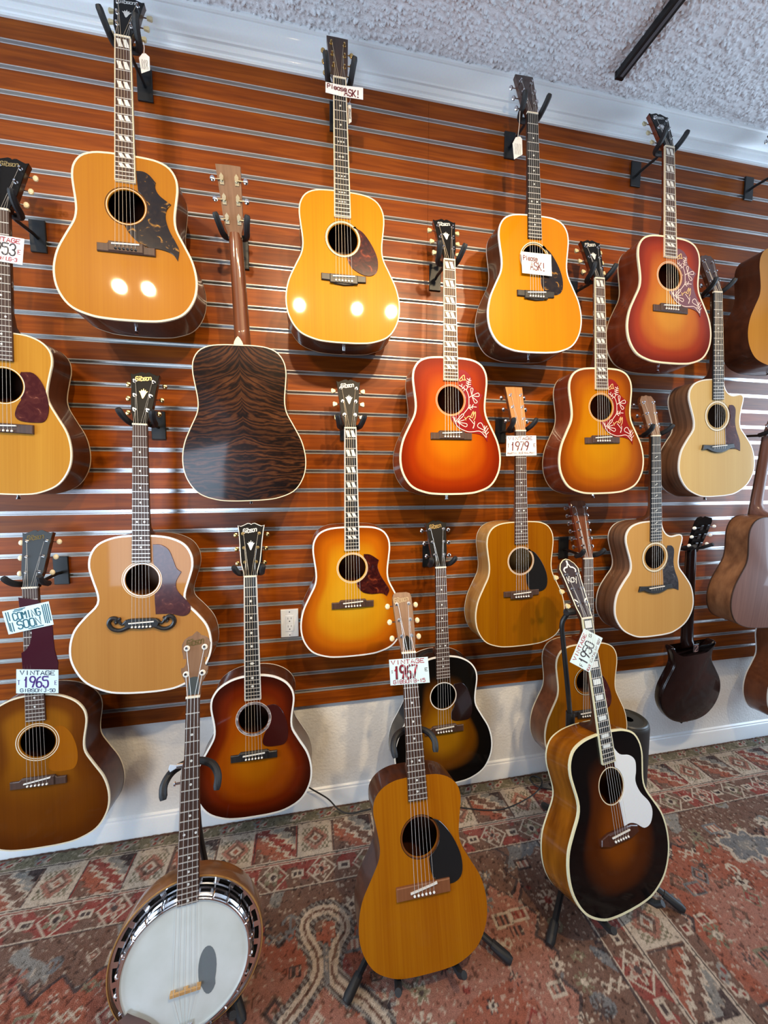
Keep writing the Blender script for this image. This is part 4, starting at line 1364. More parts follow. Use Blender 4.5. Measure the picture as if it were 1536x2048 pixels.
guitar('20', 'old amber guitar with missing pickguard and 1965 card on its neck', N, S, 'slope', .629, T_J50_SHADE_DIRT, MAHOGD, bind=CR, bw=.004, scar=T_SCAR, ros=[(.0540, .0560, CR), (.0600, .0625, CR)], bridge='gibson',
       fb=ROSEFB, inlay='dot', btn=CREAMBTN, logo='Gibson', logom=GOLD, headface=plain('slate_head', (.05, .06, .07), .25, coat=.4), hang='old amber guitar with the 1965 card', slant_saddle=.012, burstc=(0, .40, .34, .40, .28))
guitar('2', 'guitar turned to the wall showing its dark figured rosewood back', Vector((-.224, -.140, 2.234)), Vector((-.206, -.095, 1.586)), 'dread', .648, T_NAT4, ROSESIDE, ROSEBACK, bind=CR, bw=.004, gk='martin', gm=GUARD_BLK, ros=RB,
       bridge='martin', brm=EBONY, head='martin', headface=ROSEFB, neckm=MAHOG, btn=CHROME, back=True, heelcap=True, housing=True, headm=NECKBROWN, postm=plain('pale_gold_plate', (.80, .68, .45), .25, metal=.8), hang='guitar turned to the wall with the rosewood back')
guitar('15', 'guitar turned to the wall showing plain reddish mahogany back and glossy sides', Vector((2.075, -.155, 1.625)), Vector((2.045, -.125, .978)), 'dread', .648, T_NAT4, MAHSIDE2, MAHBACK, bind=ROSEFB, bw=.003, ros=RB,
       bridge='martin', brm=EBONY, head='martin', headface=ROSEFB, neckm=MAHBACK, btn=CHROME, back=True, housing=True, hang='guitar turned to the wall with the mahogany back')
guitar('24', 'orange natural guitar with white binding hanging low beyond the dark electric guitar', Vector((2.345, -.163, 1.112)), Vector((2.345, -.2, .485)), 'slope', .629, T_ORG, MAHOG, bind=WH, bw=.006, gk='bat', gm=TORT_RED, ros=RG,
       btn=CHROME, logo='Gibson', hang='orange natural guitar hanging low at the end')
N, S = at_y((816.8, 1306), .45), at_y((846, 1771), .62)
guitar('22', 'honey natural guitar with black pickguard and 1967 card on a floor stand', N, S, 'small', .629, T_B15, MAHOGD, MAHOGD, bind=None, gk='martin', gm=GUARD_BLK, ros=[(.0515, .0540, MAHOG), (.0550, .0565, BK)], bridge='rect', brm=REDBRIDGE,
       head='snake', headface=NECKBROWN, neckm=MAHOG, fb=ROSEFB, inlay='dot', btn=CREAMBTN, logo='Gibson', logom=plain('faded_gold', (.36, .26, .14), .5), cover=HEADBLK, slant_saddle=.014, nfret=18, wf=1.03)
N, S = at_y((1172, 1237), .45), at_y((1236.4, 1664), .62)
guitar('23', 'dark tobacco sunburst jumbo guitar with white pickguard on a tall floor stand', N, S, 'kay', .648, B_KAY, wood('amber_maple_side', [(0.35, (0.085, 0.020, 0.002)), (0.65, (0.30, 0.098, 0.007))], (7, 5, 30), 3, 0.2, 0.5, spec=.2),
       bind=plain('aged_ivory', (.80, .76, .50), .25, coat=.4), bw=.0055, gk='kay', gm=GUARD_WHT, ros=[(.0515, .0545, CR)], bridge='kay', brm=MAHOGD, head='kay', headface=plain('dark_head', (.035, .018, .014), .2, coat=.5), fb=EBONY, bound=True,
       inlay='block', inm=plain('block_pearl', (.72, .78, .80), .3), btn=KEYSTONE, btk='key', logo='Kay', logom=PEARL, burstc=(0, .20, .225, .235, .33), psi=math.radians(10))

# ------------------------------------------------------------------ helpers for things built in world coordinates
def wthing(name, label, cat, loc, group=None):
    o = empty(name, label, cat, None, group)
    o.location = loc
    return o


def wpart(mb, name, mat, parent, **k):
    l = parent.location
    mb.v = [(v[0] - l[0], v[1] - l[1], v[2] - l[2]) for v in mb.v]
    return mb.build(name, mat, parent, **k)


def wmesh(mb, name, mat, loc, label, cat, group=None, **k):
    mb.v = [(v[0] - loc[0], v[1] - loc[1], v[2] - loc[2]) for v in mb.v]
    o = mb.build(name, mat, None, **k)
    o.location = loc
    return tag(o, label, cat, group)


def on_guitar(key, p, w):
    """where the line of sight through pixel p meets the plane w of that guitar (local coordinates)"""
    Mi = GUIT[key][1].inverted()
    c = Mi @ Vector(CAM)
    d = Mi.to_3x3() @ Vector(ray(*p))
    t = (w - c.z) / d.z
    return c + d * t


# ------------------------------------------------------------------ wall hangers
VN = {}
for key, ref in HANGS:
    G, M = GUIT[key]
    Lk_ = .645 if key in ('3', '4', '13') else (.629 if key in ('1', '5', '6', '7', '8', '9', '16', '17', '20', '24') else .648)
    bk = {'7': 'small', '10': 'grand', '11': 'jumbo', '14': 'grand', '25': 'grand', '16': 'slope', '17': 'slope', '20': 'slope', '24': 'slope'}.get(key, 'dread')
    vn = OUT[bk][-1][1] / 1000 - .4454 * Lk_ + Lk_
    sg = -1 if key in ('2', '15') else 1
    def LW(x, v, w): return M @ Vector((x, vn + v, w * sg if sg > 0 else -w - .02))
    ctr = LW(0, .014, -.034)
    zp = ctr.z + .012
    nx_ = ctr.x
    H = wthing('wall_hanger', 'black slatwall hanger holding the ' + ref, 'hanger', (nx_, 0, zp), 'guitar hangers on the slat wall')
    wpart(MB().rbox(nx_ - .024, nx_ + .024, zp - .055, zp + .047, 0, .008, .0015) if False else
          MB().prism([(nx_ - .024, zp - .055), (nx_ + .024, zp - .055), (nx_ + .024, zp + .047), (nx_ - .024, zp + .047)], .0012, .0078, .0015, lambda x, y, z: (x, -z, y)), 'back_plate', BLACKM, H, angle=20)
    wpart(MB().box(nx_ - .022, nx_ + .022, -.004, .0085, zp + .0385, zp + .0445) if abs(((zp + .0415 - ROW0) / PITCHZ) % 1.0) < 2 else MB(), 'groove_lip', BLACKM, H, smooth=False)
    wpart(MB().tube([(nx_, -.006, zp - .012), (nx_, -.03, zp - .010), tuple(ctr + Vector((0, .02, -.004))), tuple(ctr)], .0056, 8), 'arm', BLACKM, H)
    path = [LW(x, v, w) for x, v, w in spline([(-.049, .044, .040), (-.045, .030, .028), (-.041, .018, .008), (-.037, .010, -.018), (-.026, .008, -.032), (0, .012, -.036),
                                              (.026, .008, -.032), (.037, .010, -.018), (.041, .018, .008), (.045, .030, .028), (.049, .044, .040)], 3)]
    rr_ = [.0098] * len(path)
    rr_[0] = rr_[-1] = .0075
    wpart(MB().tube(path, rr_, 8), 'yoke', FOAM, H)

# ------------------------------------------------------------------ electric guitar turned to the wall
DKB = plain('dark_walnut_gloss', (.010, .004, .0035), .22, coat=.25, spec=.3)
N, S = Vector((1.722, -.135, 1.103)), Vector((1.757, -.113, .473))
M = put_matrix(N, S, .629, .19, 0, True)
E_ = empty('electric_guitar', 'dark brown double-cutaway electric guitar turned to the wall with white tuner buttons', 'guitar', M)
half = [(0, 0), (50, 3), (102, 24), (146, 70), (168, 130), (162, 190), (134, 246), (110, 288), (104, 316), (110, 346), (122, 374), (119, 388), (106, 386), (90, 366), (66, 352), (42, 348), (28, 350)]
hp = [(x / 1000, y / 1000) for x, y in spline(half, 4)]
op = ccw(hp + [(-x, y) for x, y in reversed(hp[1:])])
n = len(op)
V, F = [], []
prof = [(-.010, 0.0), (-.003, -.003), (0, -.010), (0, -.034), (-.003, -.041), (-.010, -.045)]
for off, w in prof:
    V += [(x, y, w) for x, y in offset(op, off)]
for r in range(len(prof) - 1):
    F += [(r * n + (i + 1) % n, r * n + i, (r + 1) * n + i, (r + 1) * n + (i + 1) % n) for i in range(n)]
F += [tuple(range(n)), tuple(reversed(range((len(prof) - 1) * n, len(prof) * n)))]
mb = MB(); mb.v, mb.f = V, F
mb.build('body', DKB, E_, angle=40)
vn = .19 + .629
secs = [(vn + .012, .021, .019), (vn - .15, .023, .021), (vn - .35, .026, .024), (.40, .0275, .028), (.375, .028, .040), (.345, .028, .043)]
V, F, K = [], [], 11
for v, hw_, t in secs:
    for i in range(K):
        a = math.pi * i / (K - 1)
        V.append((hw_ * math.cos(a), v, .002 - t * math.sin(a) ** .8))
for r in range(len(secs) - 1):
    F += [(r * K + i, r * K + i + 1, (r + 1) * K + i + 1, (r + 1) * K + i) for i in range(K - 1)]
    F.append((r * K + K - 1, r * K, (r + 1) * K, (r + 1) * K + K - 1))
F.append(tuple(range(K - 1, -1, -1))); F.append(tuple((len(secs) - 1) * K + i for i in range(K)))
mb = MB(); mb.v, mb.f = V, F
mb.build('neck', DKB, E_, angle=50)
MB().box(-.026, .026, .30, vn, .002, .007).build('fretboard', ROSEFB, E_, smooth=False)
ct, sn = math.cos(math.radians(16)), math.sin(math.radians(16))
def HE(x, h, t=0.0): return (x, vn + .002 + h * ct + t * sn, .003 - h * sn + t * ct)
hp = [(x / 1000, y / 1000) for x, y in HEAD['electric']]
hs = MB().prism(hp + [(-x, y) for x, y in reversed(hp[:-1])], -.0155, .001, 0, HE).build('headstock', BLACKG, E_, angle=25)
for s in (-1, 1):
    for i, h in enumerate((.042, .085, .128)):
        wx = .030 + .05 * h
        MB().prism([(s * wx - s * .02 - .007, h - .012), (s * wx - s * .02 + .007, h - .012), (s * wx - s * .02 + .007, h + .012), (s * wx - s * .02 - .007, h + .012)], -.0157, -.025, .002, HE).build('tuner_housing', plain('smoked_chrome', (.25, .25, .26), .2, metal=1.0), hs)
        MB().cyl(HE(s * (wx - .014), h, -.020), HE(s * (wx + .010), h, -.020), .0018, n=6).build('tuner_shaft', CHROME, hs)
        MB().ball(HE(s * (wx + .016), h, -.020), .0098, .0078, .0055, 10, 6).build('tuner_button', WHITEB, hs)
MB().prism([(-.020, .352), (.012, .352), (.012, .390), (-.020, .390)], -.0425, -.0455, .0015).build('neck_plate', plain('dark_chrome', (.16, .17, .18), .25, metal=1.0), E_)
mb = MB()
for s in glyphs('2', -.012, .356, .016, .028): mb.ribbon([(-x - .008, y) for x, y in s], .0038, lambda x, y: (x, y, -.0462))
mb.build('numeral', CHROME, E_, smooth=False)
MB().prism([(-.034, -.012), (-.026, -.004), (-.012, .006), (.012, .006), (.026, -.004), (.034, -.012), (.020, -.001), (0, .001), (-.020, -.001)], -.030, -.006).build('tailpiece', BLACKM, E_)
MB().cyl((0, .004, -.022), (0, -.010, -.022), .006, .008, 10).build('strap_button', CHROME, E_)
H = wthing('wall_hanger', 'black slatwall hanger holding the dark electric guitar', 'hanger', (N.x, 0, N.z + .02), 'guitar hangers on the slat wall')
zp = N.z + .02
wpart(MB().prism([(N.x - .024, zp - .055), (N.x + .024, zp - .055), (N.x + .024, zp + .047), (N.x - .024, zp + .047)], .0012, .0078, .0015, lambda x, y, z: (x, -z, y)), 'back_plate', BLACKM, H, angle=20)
wpart(MB().tube([(N.x, -.006, zp), (N.x, -.09, zp + .004)], .0056, 8), 'arm', BLACKM, H)
path = [M @ Vector((x, vn + v, w)) for x, v, w in spline([(-.050, .040, -.055), (-.043, .028, -.035), (-.037, .014, -.005), (-.026, .010, .026), (0, .012, .034), (.026, .010, .026), (.037, .014, -.005), (.043, .028, -.035), (.050, .040, -.055)], 3)]
wpart(MB().tube(path, .0075, 8), 'yoke', FOAM, H)

# ------------------------------------------------------------------ banjo
N, S = at_y((387, 1393.5), .52), at_y((373, 1970.7), .655)
LB = .66
vs = .092
M = put_matrix(N, S, LB, vs, math.radians(6))
GUIT['21'] = (None, M)
BJ = empty('banjo', 'resonator banjo with worn white drum head on a floor stand', 'banjo', M)
pc = (0, vs + .047)
RH = .139
BJW = wood('banjo_resonator_wood', [(0.3, (0.10, 0.04, 0.016)), (0.7, (0.24, 0.105, 0.040))], (12, 3, 40), 4, .25, .7)
HEADM, nt, b = newmat('drum_head')
setp(b, rough=.5, spec=.4)
tc = nt.nodes.new('ShaderNodeTexCoord')
nz = nt.nodes.new('ShaderNodeTexNoise'); nz.inputs['Scale'].default_value = 9; nz.inputs['Detail'].default_value = 4
nt.links.new(tc.outputs['Object'], nz.inputs['Vector'])
rm = ramp(nt, [(.35, (.62, .66, .62)), (.62, (.72, .76, .74)), (.8, (.66, .64, .50))])
nt.links.new(nz.outputs['Fac'], rm.inputs[0]); nt.links.new(rm.outputs[0], b.inputs['Base Color'])


def lathe(mb, prof, n=72, c=pc, cap0=False, cap1=False):
    V = []
    for r, w in prof:
        for i in range(n):
            t = 2 * math.pi * i / n
            V.append((c[0] + r * math.cos(t), c[1] + r * math.sin(t), w))
    F = []
    for k in range(len(prof) - 1):
        F += [(k * n + i, k * n + (i + 1) % n, (k + 1) * n + (i + 1) % n, (k + 1) * n + i) for i in range(n)]
    if cap0: F.append(tuple(reversed(range(n))))
    if cap1: F.append(tuple((len(prof) - 1) * n + i for i in range(n)))
    return mb.add(V, F)


lathe(MB(), [(.150, -.088), (.162, -.085), (.1715, -.076), (.1735, -.060), (.1735, -.022), (.1725, -.0205), (.1695, -.0215), (.1690, -.060), (.150, -.078)], cap0=True, cap1=True).build('resonator', BJW, BJ)
lathe(MB(), [(.1732, -.0235), (.1745, -.0215), (.1738, -.0192), (.1715, -.0192)]).build('resonator_binding', KOASIDE, BJ)
lathe(MB(), [(.1495, -.040), (.1695, -.040)]).build('flange_hole_shade', plain('flange_shade_dark', (.008, .007, .007), .7), BJ)  # added dark ring that stands in for shade inside the flange holes
fl = MB()
lathe(fl, [(.1495, -.030), (.1495, -.027), (.1535, -.0265), (.1535, -.030)]).build('flange_inner_ring', CHROME, BJ)
lathe(MB(), [(.1640, -.030), (.1640, -.0262), (.1695, -.0262), (.1695, -.030)]).build('flange', CHROME, BJ)
for k in range(24):
    a = 2 * math.pi * (k + .5) / 24
    c_, s_ = math.cos(a), math.sin(a)
    def RT_(r, t, w): return (pc[0] + r * c_ - t * s_, pc[1] + r * s_ + t * c_, w)
    MB().add([RT_(r, t, w) for w in (-.030, -.0264) for r, t in ((.1525, -.0065), (.1645, -.0065), (.1645, .0065), (.1525, .0065))],
             [(0, 3, 2, 1), (4, 5, 6, 7), (0, 1, 5, 4), (1, 2, 6, 5), (2, 3, 7, 6), (3, 0, 4, 7)]).build('flange_bridge', CHROME, BJ, smooth=False)
    path = [RT_(.1415, 0, .0075), RT_(.1465, 0, .0095), RT_(.1500, 0, .004), RT_(.1510, 0, -.012), RT_(.1515, 0, -.030)]
    MB().tube(path, .0021, 6).build('tension_hook', CHROME, BJ)
lathe(MB(), [(.1465, -.050), (.1465, -.012), (.1480, -.010), (.1480, -.004), (.1455, -.001), (.1425, .002)]).build('tone_ring', CHROME, BJ)
lathe(MB(), [(.1390, .0025), (.1390, .0080), (.1405, .0092), (.1435, .0092), (.1448, .0078), (.1448, .0020)]).build('tension_hoop', CHROME, BJ)
lathe(MB(), [(.02, .0046), (.07, .0046), (.12, .0044), (.1395, .0036)], cap0=True).build('drum_head', HEADM, BJ)
# worn grey patch, an upright pointed oval
pp = [(.046 + .0205 * math.sin(t) * (1 if True else 0), pc[1] - .018 + .058 * math.cos(t) * (.8 if math.cos(t) > 0 else 1.0)) for t in np.linspace(0, 2 * math.pi, 25)[:-1]]
pp = [(x + (.004 if y < pc[1] - .05 else 0), y) for x, y in pp]
MB().prism(pp, .0045, .0050).build('worn_patch', plain('worn_grey', (.17, .20, .215), .6), BJ)
mb = MB().prism([(-.033, vs - .004), (.033, vs - .004), (.033, vs + .004), (-.033, vs + .004)], .013, .017, .001)
for x in (-.028, 0, .028): mb.box(x - .005, x + .005, vs - .003, vs + .003, .0045, .0135)
mb.build('bridge', wood('maple_bridge', [(.3, (.48, .26, .09)), (.7, (.62, .36, .14))], (90, 3, 20), 3, .5, .1), BJ)
mb = MB().prism([(-.016, pc[1] - .150), (.016, pc[1] - .150), (.016, pc[1] - .118), (-.016, pc[1] - .118)], .010, .014, .002)
mb.prism([(-.010, pc[1] - .145), (.010, pc[1] - .145), (.010, pc[1] - .123), (-.010, pc[1] - .123)], .014, .017, .001)
mb.box(-.012, .012, pc[1] - .156, pc[1] - .148, -.04, .012)
mb.build('tailpiece', CHROME, BJ)
# armrest on the lower left rim
V, F = [], []
for k in range(13):
    a = math.radians(204 + k * 4.0)
    wdt = .010 + .016 * math.sin(math.pi * k / 12)
    for r, w in ((.156, .010), (.150, .0155), (.140, .0165), (.140 - wdt, .0125)):
        V.append((pc[0] + r * math.cos(a), pc[1] + r * math.sin(a), w))
F = [(k * 4 + q, k * 4 + q + 1, k * 4 + q + 5, k * 4 + q + 4) for k in range(12) for q in range(3)]
mb = MB(); mb.v, mb.f = V, F
mb.build('armrest', plain('brushed_nickel', (.50, .44, .42), .35, metal=1.0), BJ, angle=60)
vn = vs + LB
v5 = vn - LB * (1 - 2 ** (-5 / 12))
ve = vn - LB * (1 - 2 ** (-22.3 / 12))
def bw5(v):
    lo = -.0160 if v > v5 - .004 else -.0225 - .003 * (v5 - v)
    hi = .0160 + (vn - v) * .016
    return lo, hi
ys = [vn, v5 + .012, v5 - .006, ve]
ls, hs_ = [bw5(y)[0] for y in ys], [bw5(y)[1] for y in ys]
poly = [(hs_[3], ve), (hs_[2], ys[2]), (hs_[1], ys[1]), (hs_[0], vn), (ls[0], vn), (ls[1], ys[1]), (ls[2], ys[2]), (ls[3], ve)]
fb = MB().prism(poly, .004, .0095).build('fretboard', ROSEFB, BJ, smooth=False)
for k in range(1, 23):
    v = vn - LB * (1 - 2 ** (-k / 12))
    lo, hi = bw5(v)
    MB().box(lo + .0004, hi - .0004, v - .0011, v + .0011, .009, .0107).build('fret', FRETM, fb, smooth=False)
for k, xs in ((3, (0,)), (5, (0,)), (7, (0,)), (10, (0,)), (12, (-.012, .014)), (15, (0,)), (17, (0,)), (19, (0,)), (22, (0,))):
    v = vn - LB * (1 - 2 ** (-(k - .5) / 12))
    for x in xs: MB().cyl((x, v, .009), (x, v, .0099), .003, n=12).build('inlay', PEARL, fb)
V, F, K = [], [], 9
secs = [(vn + .01, .0, .0155, .018), (v5 + .02, 0, .0175, .020), (v5 - .02, -.002, .0225, .022), (pc[1] + .24, -.001, .0245, .024), (pc[1] + .19, -.001, .025, .032), (pc[1] + .172, -.001, .0245, .046)]
for v, cx_, hw_, t in secs:
    for i in range(K):
        a = math.pi * i / (K - 1)
        V.append((cx_ + hw_ * math.cos(a), v, .004 - t * math.sin(a) ** .8))
for r in range(len(secs) - 1):
    F += [(r * K + i, r * K + i + 1, (r + 1) * K + i + 1, (r + 1) * K + i) for i in range(K - 1)]
    F.append((r * K + K - 1, r * K, (r + 1) * K, (r + 1) * K + K - 1))
F.append(tuple(range(K - 1, -1, -1))); F.append(tuple((len(secs) - 1) * K + i for i in range(K)))
mb = MB(); mb.v, mb.f = V, F
mb.build('neck', MAHOG, BJ, angle=50)
MB().rbox(-.0165, .0165, vn - .0005, vn + .005, .003, .012, .0008).build('nut', BONE, BJ)
ct, sn = math.cos(math.radians(13)), math.sin(math.radians(13))
def HB(x, h, t=0.0): return (x, vn + .004 + h * ct + t * sn, .0075 - h * sn + t * ct)
hp = [(x / 1000, y / 1000) for x, y in [(16, 0), (17, 22), (22, 38), (29, 52), (32, 62), (32, 70), (27, 70), (23, 75), (21, 84), (22, 92), (29, 92), (29, 98), (33, 112), (34, 128), (29, 140), (20, 147), (10, 150), (5, 156), (0, 160)]]
hs = MB().prism(hp + [(-x, y) for x, y in reversed(hp[:-1])], -.014, .0, 0, HB).build('headstock', NECKBROWN, BJ, angle=25)
MB().prism([(-.012, .004), (.012, .004), (.0125, .030), (.011, .044), (.004, .046), (-.004, .046), (-.011, .044), (-.0125, .030)], .0, .0025, .0006, HB).build('truss_rod_cover', plain('slate_cover', (.06, .075, .08), .3), hs)
mb = MB()
for s in glyphs('Gibson', -.022, .126, .040, .015, .006, .18): mb.ribbon(s, .0027, lambda x, y: HB(x, y + x * .12, .0006))
mb.build('logo', GOLD, hs, smooth=False)
bpost = []
for s, h, x in ((-1, .054, .0195), (1, .054, .0195), (-1, .118, .0215), (1, .118, .0215)):
    MB().cyl(HB(s * x, h, 0), HB(s * x, h, .0016), .0075, n=14).build('post_washer', WHITEB, hs)
    MB().cyl(HB(s * x, h, .0015), HB(s * x, h, .010), .0033, n=10).build('tuner_post', CHROME, hs)
    MB().ball(HB(s * x, h, -.030), .009, .009, .006, 10, 6).build('tuner_button', CREAMBTN, hs)
    MB().cyl(HB(s * x, h, -.013), HB(s * x, h, -.026), .003, n=8).build('tuner_shaft', CHROME, hs)
    bpost.append((s * x, h))
pg = MB().cyl((-.020, v5 + .004, .002), (-.034, v5 + .004, .002), .0055, n=10).build('fifth_string_tuner', CHROME, BJ)
MB().prism([(-.034, v5 + .001), (-.048, v5 - .006), (-.052, v5 + .002), (-.049, v5 + .012), (-.034, v5 + .008)], -.001, .006, .001).build('tuner_button', plain('pearloid_button', (.62, .70, .82), .2, coat=.4), pg)
MB().cyl((-.019, v5 - .036, .004), (-.038, v5 - .036, .004), .0028, n=8).add(*cylpart((-.036, v5 - .036, .004), (-.039, v5 - .036, .004), .006)).build('string_slide', CHROME, BJ)
for i, fx in enumerate((-2, -1, 0, 1, 2)):
    xs = fx * .0125
    if i == 0:
        p3 = [(-.021, v5 + .002, .0125), (xs, vs, .0178), (xs * .3, pc[1] - .120, .0145)]
    else:
        xn = (-1.5 + (i - 1)) * .0080
        q = bpost[{1: 0, 2: 2, 3: 3, 4: 1}[i]]
        p3 = [HB(q[0], q[1], .006), (xn, vn + .003, .0125), (xs, vs, .0178), (xs * .3, pc[1] - .120, .0145)]
    MB().tube(p3, .0005, 4, cap=False).build('string', STEEL, BJ)

# ------------------------------------------------------------------ floor stands
def stand(key, label, hub, feet, vy, cradles, back_v, tall=None):
    M = GUIT[key][1]
    T_ = wthing('instrument_stand', label, 'stand', (hub[0], hub[1], 0.009), 'floor stands holding instruments on the rug')
    h = Vector(hub)
    top = M @ Vector((0, vy, -.045))
    if tall is None:
        mid = M @ Vector((0, back_v, -.155))
        mid2 = M @ Vector((0, vy - .05, -.075))
        pth = [tuple(h), (h.x, h.y, h.z + .06), tuple(mid.lerp(mid2, .2)), tuple(mid2), tuple(top)]
        wpart(MB().tube(spline(pth, 4), .0085, 10), 'post', BLACKM, T_)
        y = [M @ Vector((x, vy + v, w)) for x, v, w in spline([(-.060, -.050, .012), (-.062, -.022, 0), (-.048, -.002, -.018), (-.022, .004, -.036), (0, .004, -.042), (.022, .004, -.036), (.048, -.002, -.018), (.062, -.022, 0), (.060, -.050, .012)], 4)]
        r = [.0095] * len(y)
        r[0] = r[-1] = .007
        wpart(MB().tube(y, r, 10), 'neck_yoke', FOAM, T_)
    else:
        wpart(MB().tube(spline([tuple(h), (h.x - .01, h.y, h.z + .12)] + [tuple(p) for p in tall], 5), .0085, 10), 'post', BLACKM, T_)
        a, b = M @ Vector((-.058, vy, -.026)), M @ Vector((.052, vy, -.026))
        wpart(MB().tube([tall[-1], a.lerp(Vector(tall[-1]), .3), a, a.lerp(b, .5), b], [.0085, .010, .0125, .0125, .011], 10), 'neck_rest', FOAM, T_)
        wpart(MB().cyl(Vector(tall[0]) + Vector((0, 0, -.03)), Vector(tall[0]) + Vector((-.002, 0, .03)), .015, n=14), 'height_collar', BLACKM, T_)
    wpart(MB().cyl((h.x, h.y, h.z - .03), (h.x, h.y, h.z + .03), .017, n=14), 'hub', BLACKM, T_)
    for f in feet:
        f = Vector(f)
        wpart(MB().tube([tuple(h), tuple(h.lerp(f, .5)), tuple(f)], .0095, 10), 'leg', BLACKM, T_)
        d = (f - h).normalized()
        fl_ = f - d * .05
        g = MB().tube([fl_, f + Vector((0, 0, .0)), f + d * .012], [.0125, .014, .010], 10)
        zmin = min(v[2] for v in g.v)
        g.v = [(v[0], v[1], v[2] + max(0, .0098 - zmin)) for v in g.v]
        wpart(g, 'rubber_foot', FOAM, T_)
    for c in cradles:
        p = M @ Vector(c)
        q = M @ Vector((c[0] * .75, c[1] - .012, -.14))
        tip = M @ Vector((c[0] * 1.05, c[1] + .012, c[2] + .018))
        wpart(MB().tube([tuple(h - Vector((0, 0, .02))), tuple(q), tuple(p), tuple(tip)], [.007, .008, .0105, .009], 10), 'cradle_arm', FOAM, T_)
    return T_


v22 = on_guitar('22', (832, 1462), -.03).y
stand('22', 'black tube stand under the honey guitar with the 1967 card', (.315, -.43, .13), [(.085, -.640, .024), (.556, -.645, .024), (.33, -.20, .024)], v22,
      [(-.085, -.010, .012), (.085, -.010, .012)], .25)
v23 = on_guitar('23', (1158, 1222), -.02).y
stand('23', 'tall black stand with foam legs under the white-pickguard guitar', (.965, -.405, .15), [(.706, -.632, .026), (1.183, -.632, .026), (.98, -.19, .026)], v23,
      [(-.10, -.006, .012), (.10, -.006, .012)], .3, tall=[tuple(at_y((1141, 1440), .42)), tuple(at_y((1127, 1290), .415)), tuple(at_y((1124, 1248), .415)), tuple(at_y((1134, 1228), .418))])
v21 = on_guitar('21', (377, 1532), -.03).y
stand('21', 'black stand with curved foam yoke under the banjo', (-.325, -.40, .16), [(-.195, -.625, .024), (-.50, -.60, .024), (-.33, -.19, .024)], v21,
      [(-.10, pc[1] - .160, -.020), (.10, pc[1] - .160, -.020)], .32)

# ------------------------------------------------------------------ price cards
INK_N = plain('ink_navy', (.012, .02, .06), .7); INK_P = plain('ink_purple', (.055, .012, .19), .7); INK_R = plain('ink_red', (.36, .008, .04), .7)
INK_M = plain('ink_maroon', (.14, .012, .022), .7); INK_K = plain('ink_grey', (.04, .035, .045), .7); INK_T = plain('ink_teal', (.004, .10, .15), .7); INK_PK = plain('ink_pink', (.72, .05, .10), .7)
PAPERB = plain('bluish_card', (.66, .84, .90), .7)


def card(name, label, key, corners, w, lines, mat=PAPER, bend=None, cat='sign', group=None, hatch=None):
    """corners: pixel TL, TR, BR, BL; lines: (text, x, y, width, height, pen, material, slant)"""
    M = GUIT[key][1]
    ws = w if isinstance(w, (list, tuple)) else [w] * 4
    c = [M @ on_guitar(key, p, q) for p, q in zip(corners, ws)]
    ctr = (c[0] + c[1] + c[2] + c[3]) / 4
    TL, TR, BR_, BL_ = [p - ctr for p in c]
    nrm = (TR - TL).cross(TL - BL_).normalized()
    if nrm.dot(Vector(CAM) - ctr) < 0: nrm = -nrm
    W_ = (TR - TL).length
    H_ = (TL - BL_).length
    def Q(s, t, o=0.0):
        p = (BL_ * (1 - s) + BR_ * s) * (1 - t) + (TL * (1 - s) + TR * s) * t
        bo = bend(s) if bend else 0.0
        return p + nrm * (o + bo)
    cols = 12 if bend else 1
    V = [Q(i / cols, t, o) for o in (0, .0006) for t in (0, 1) for i in range(cols + 1)]
    k = cols + 1
    F = []
    for i in range(cols):
        F += [(i, i + k, i + k + 1, i + 1), (2 * k + i, 2 * k + i + 1, 3 * k + i + 1, 3 * k + i), (i, i + 1, 2 * k + i + 1, 2 * k + i), (k + i, 3 * k + i, 3 * k + i + 1, k + i + 1)]
    F += [(0, 2 * k, 3 * k, k), (cols, k + cols, 3 * k + cols, 2 * k + cols)]
    o = MB().add(V, F).build(name, mat, None, angle=60)
    o.location = ctr
    tag(o, label, cat, group)
    for txt, x, y, ww, hh, pen, mt, sl in lines:
        mb = MB()
        for s in glyphs(txt, x * W_, y * H_, ww * W_, hh * H_, sl, .32):
            mb.ribbon(s, pen, lambda X, Y: Q(X / W_, Y / H_, .0011))
        mb.build('lettering', mt, o, smooth=False)
    if hatch:
        for a, b in hatch:
            MB().ribbon([(a[0] * W_, a[1] * H_), (b[0] * W_, b[1] * H_)], .0028, lambda X, Y: Q(X / W_, Y / H_, .0010)).build('drawn_line', INK_T, o, smooth=False)
    return o


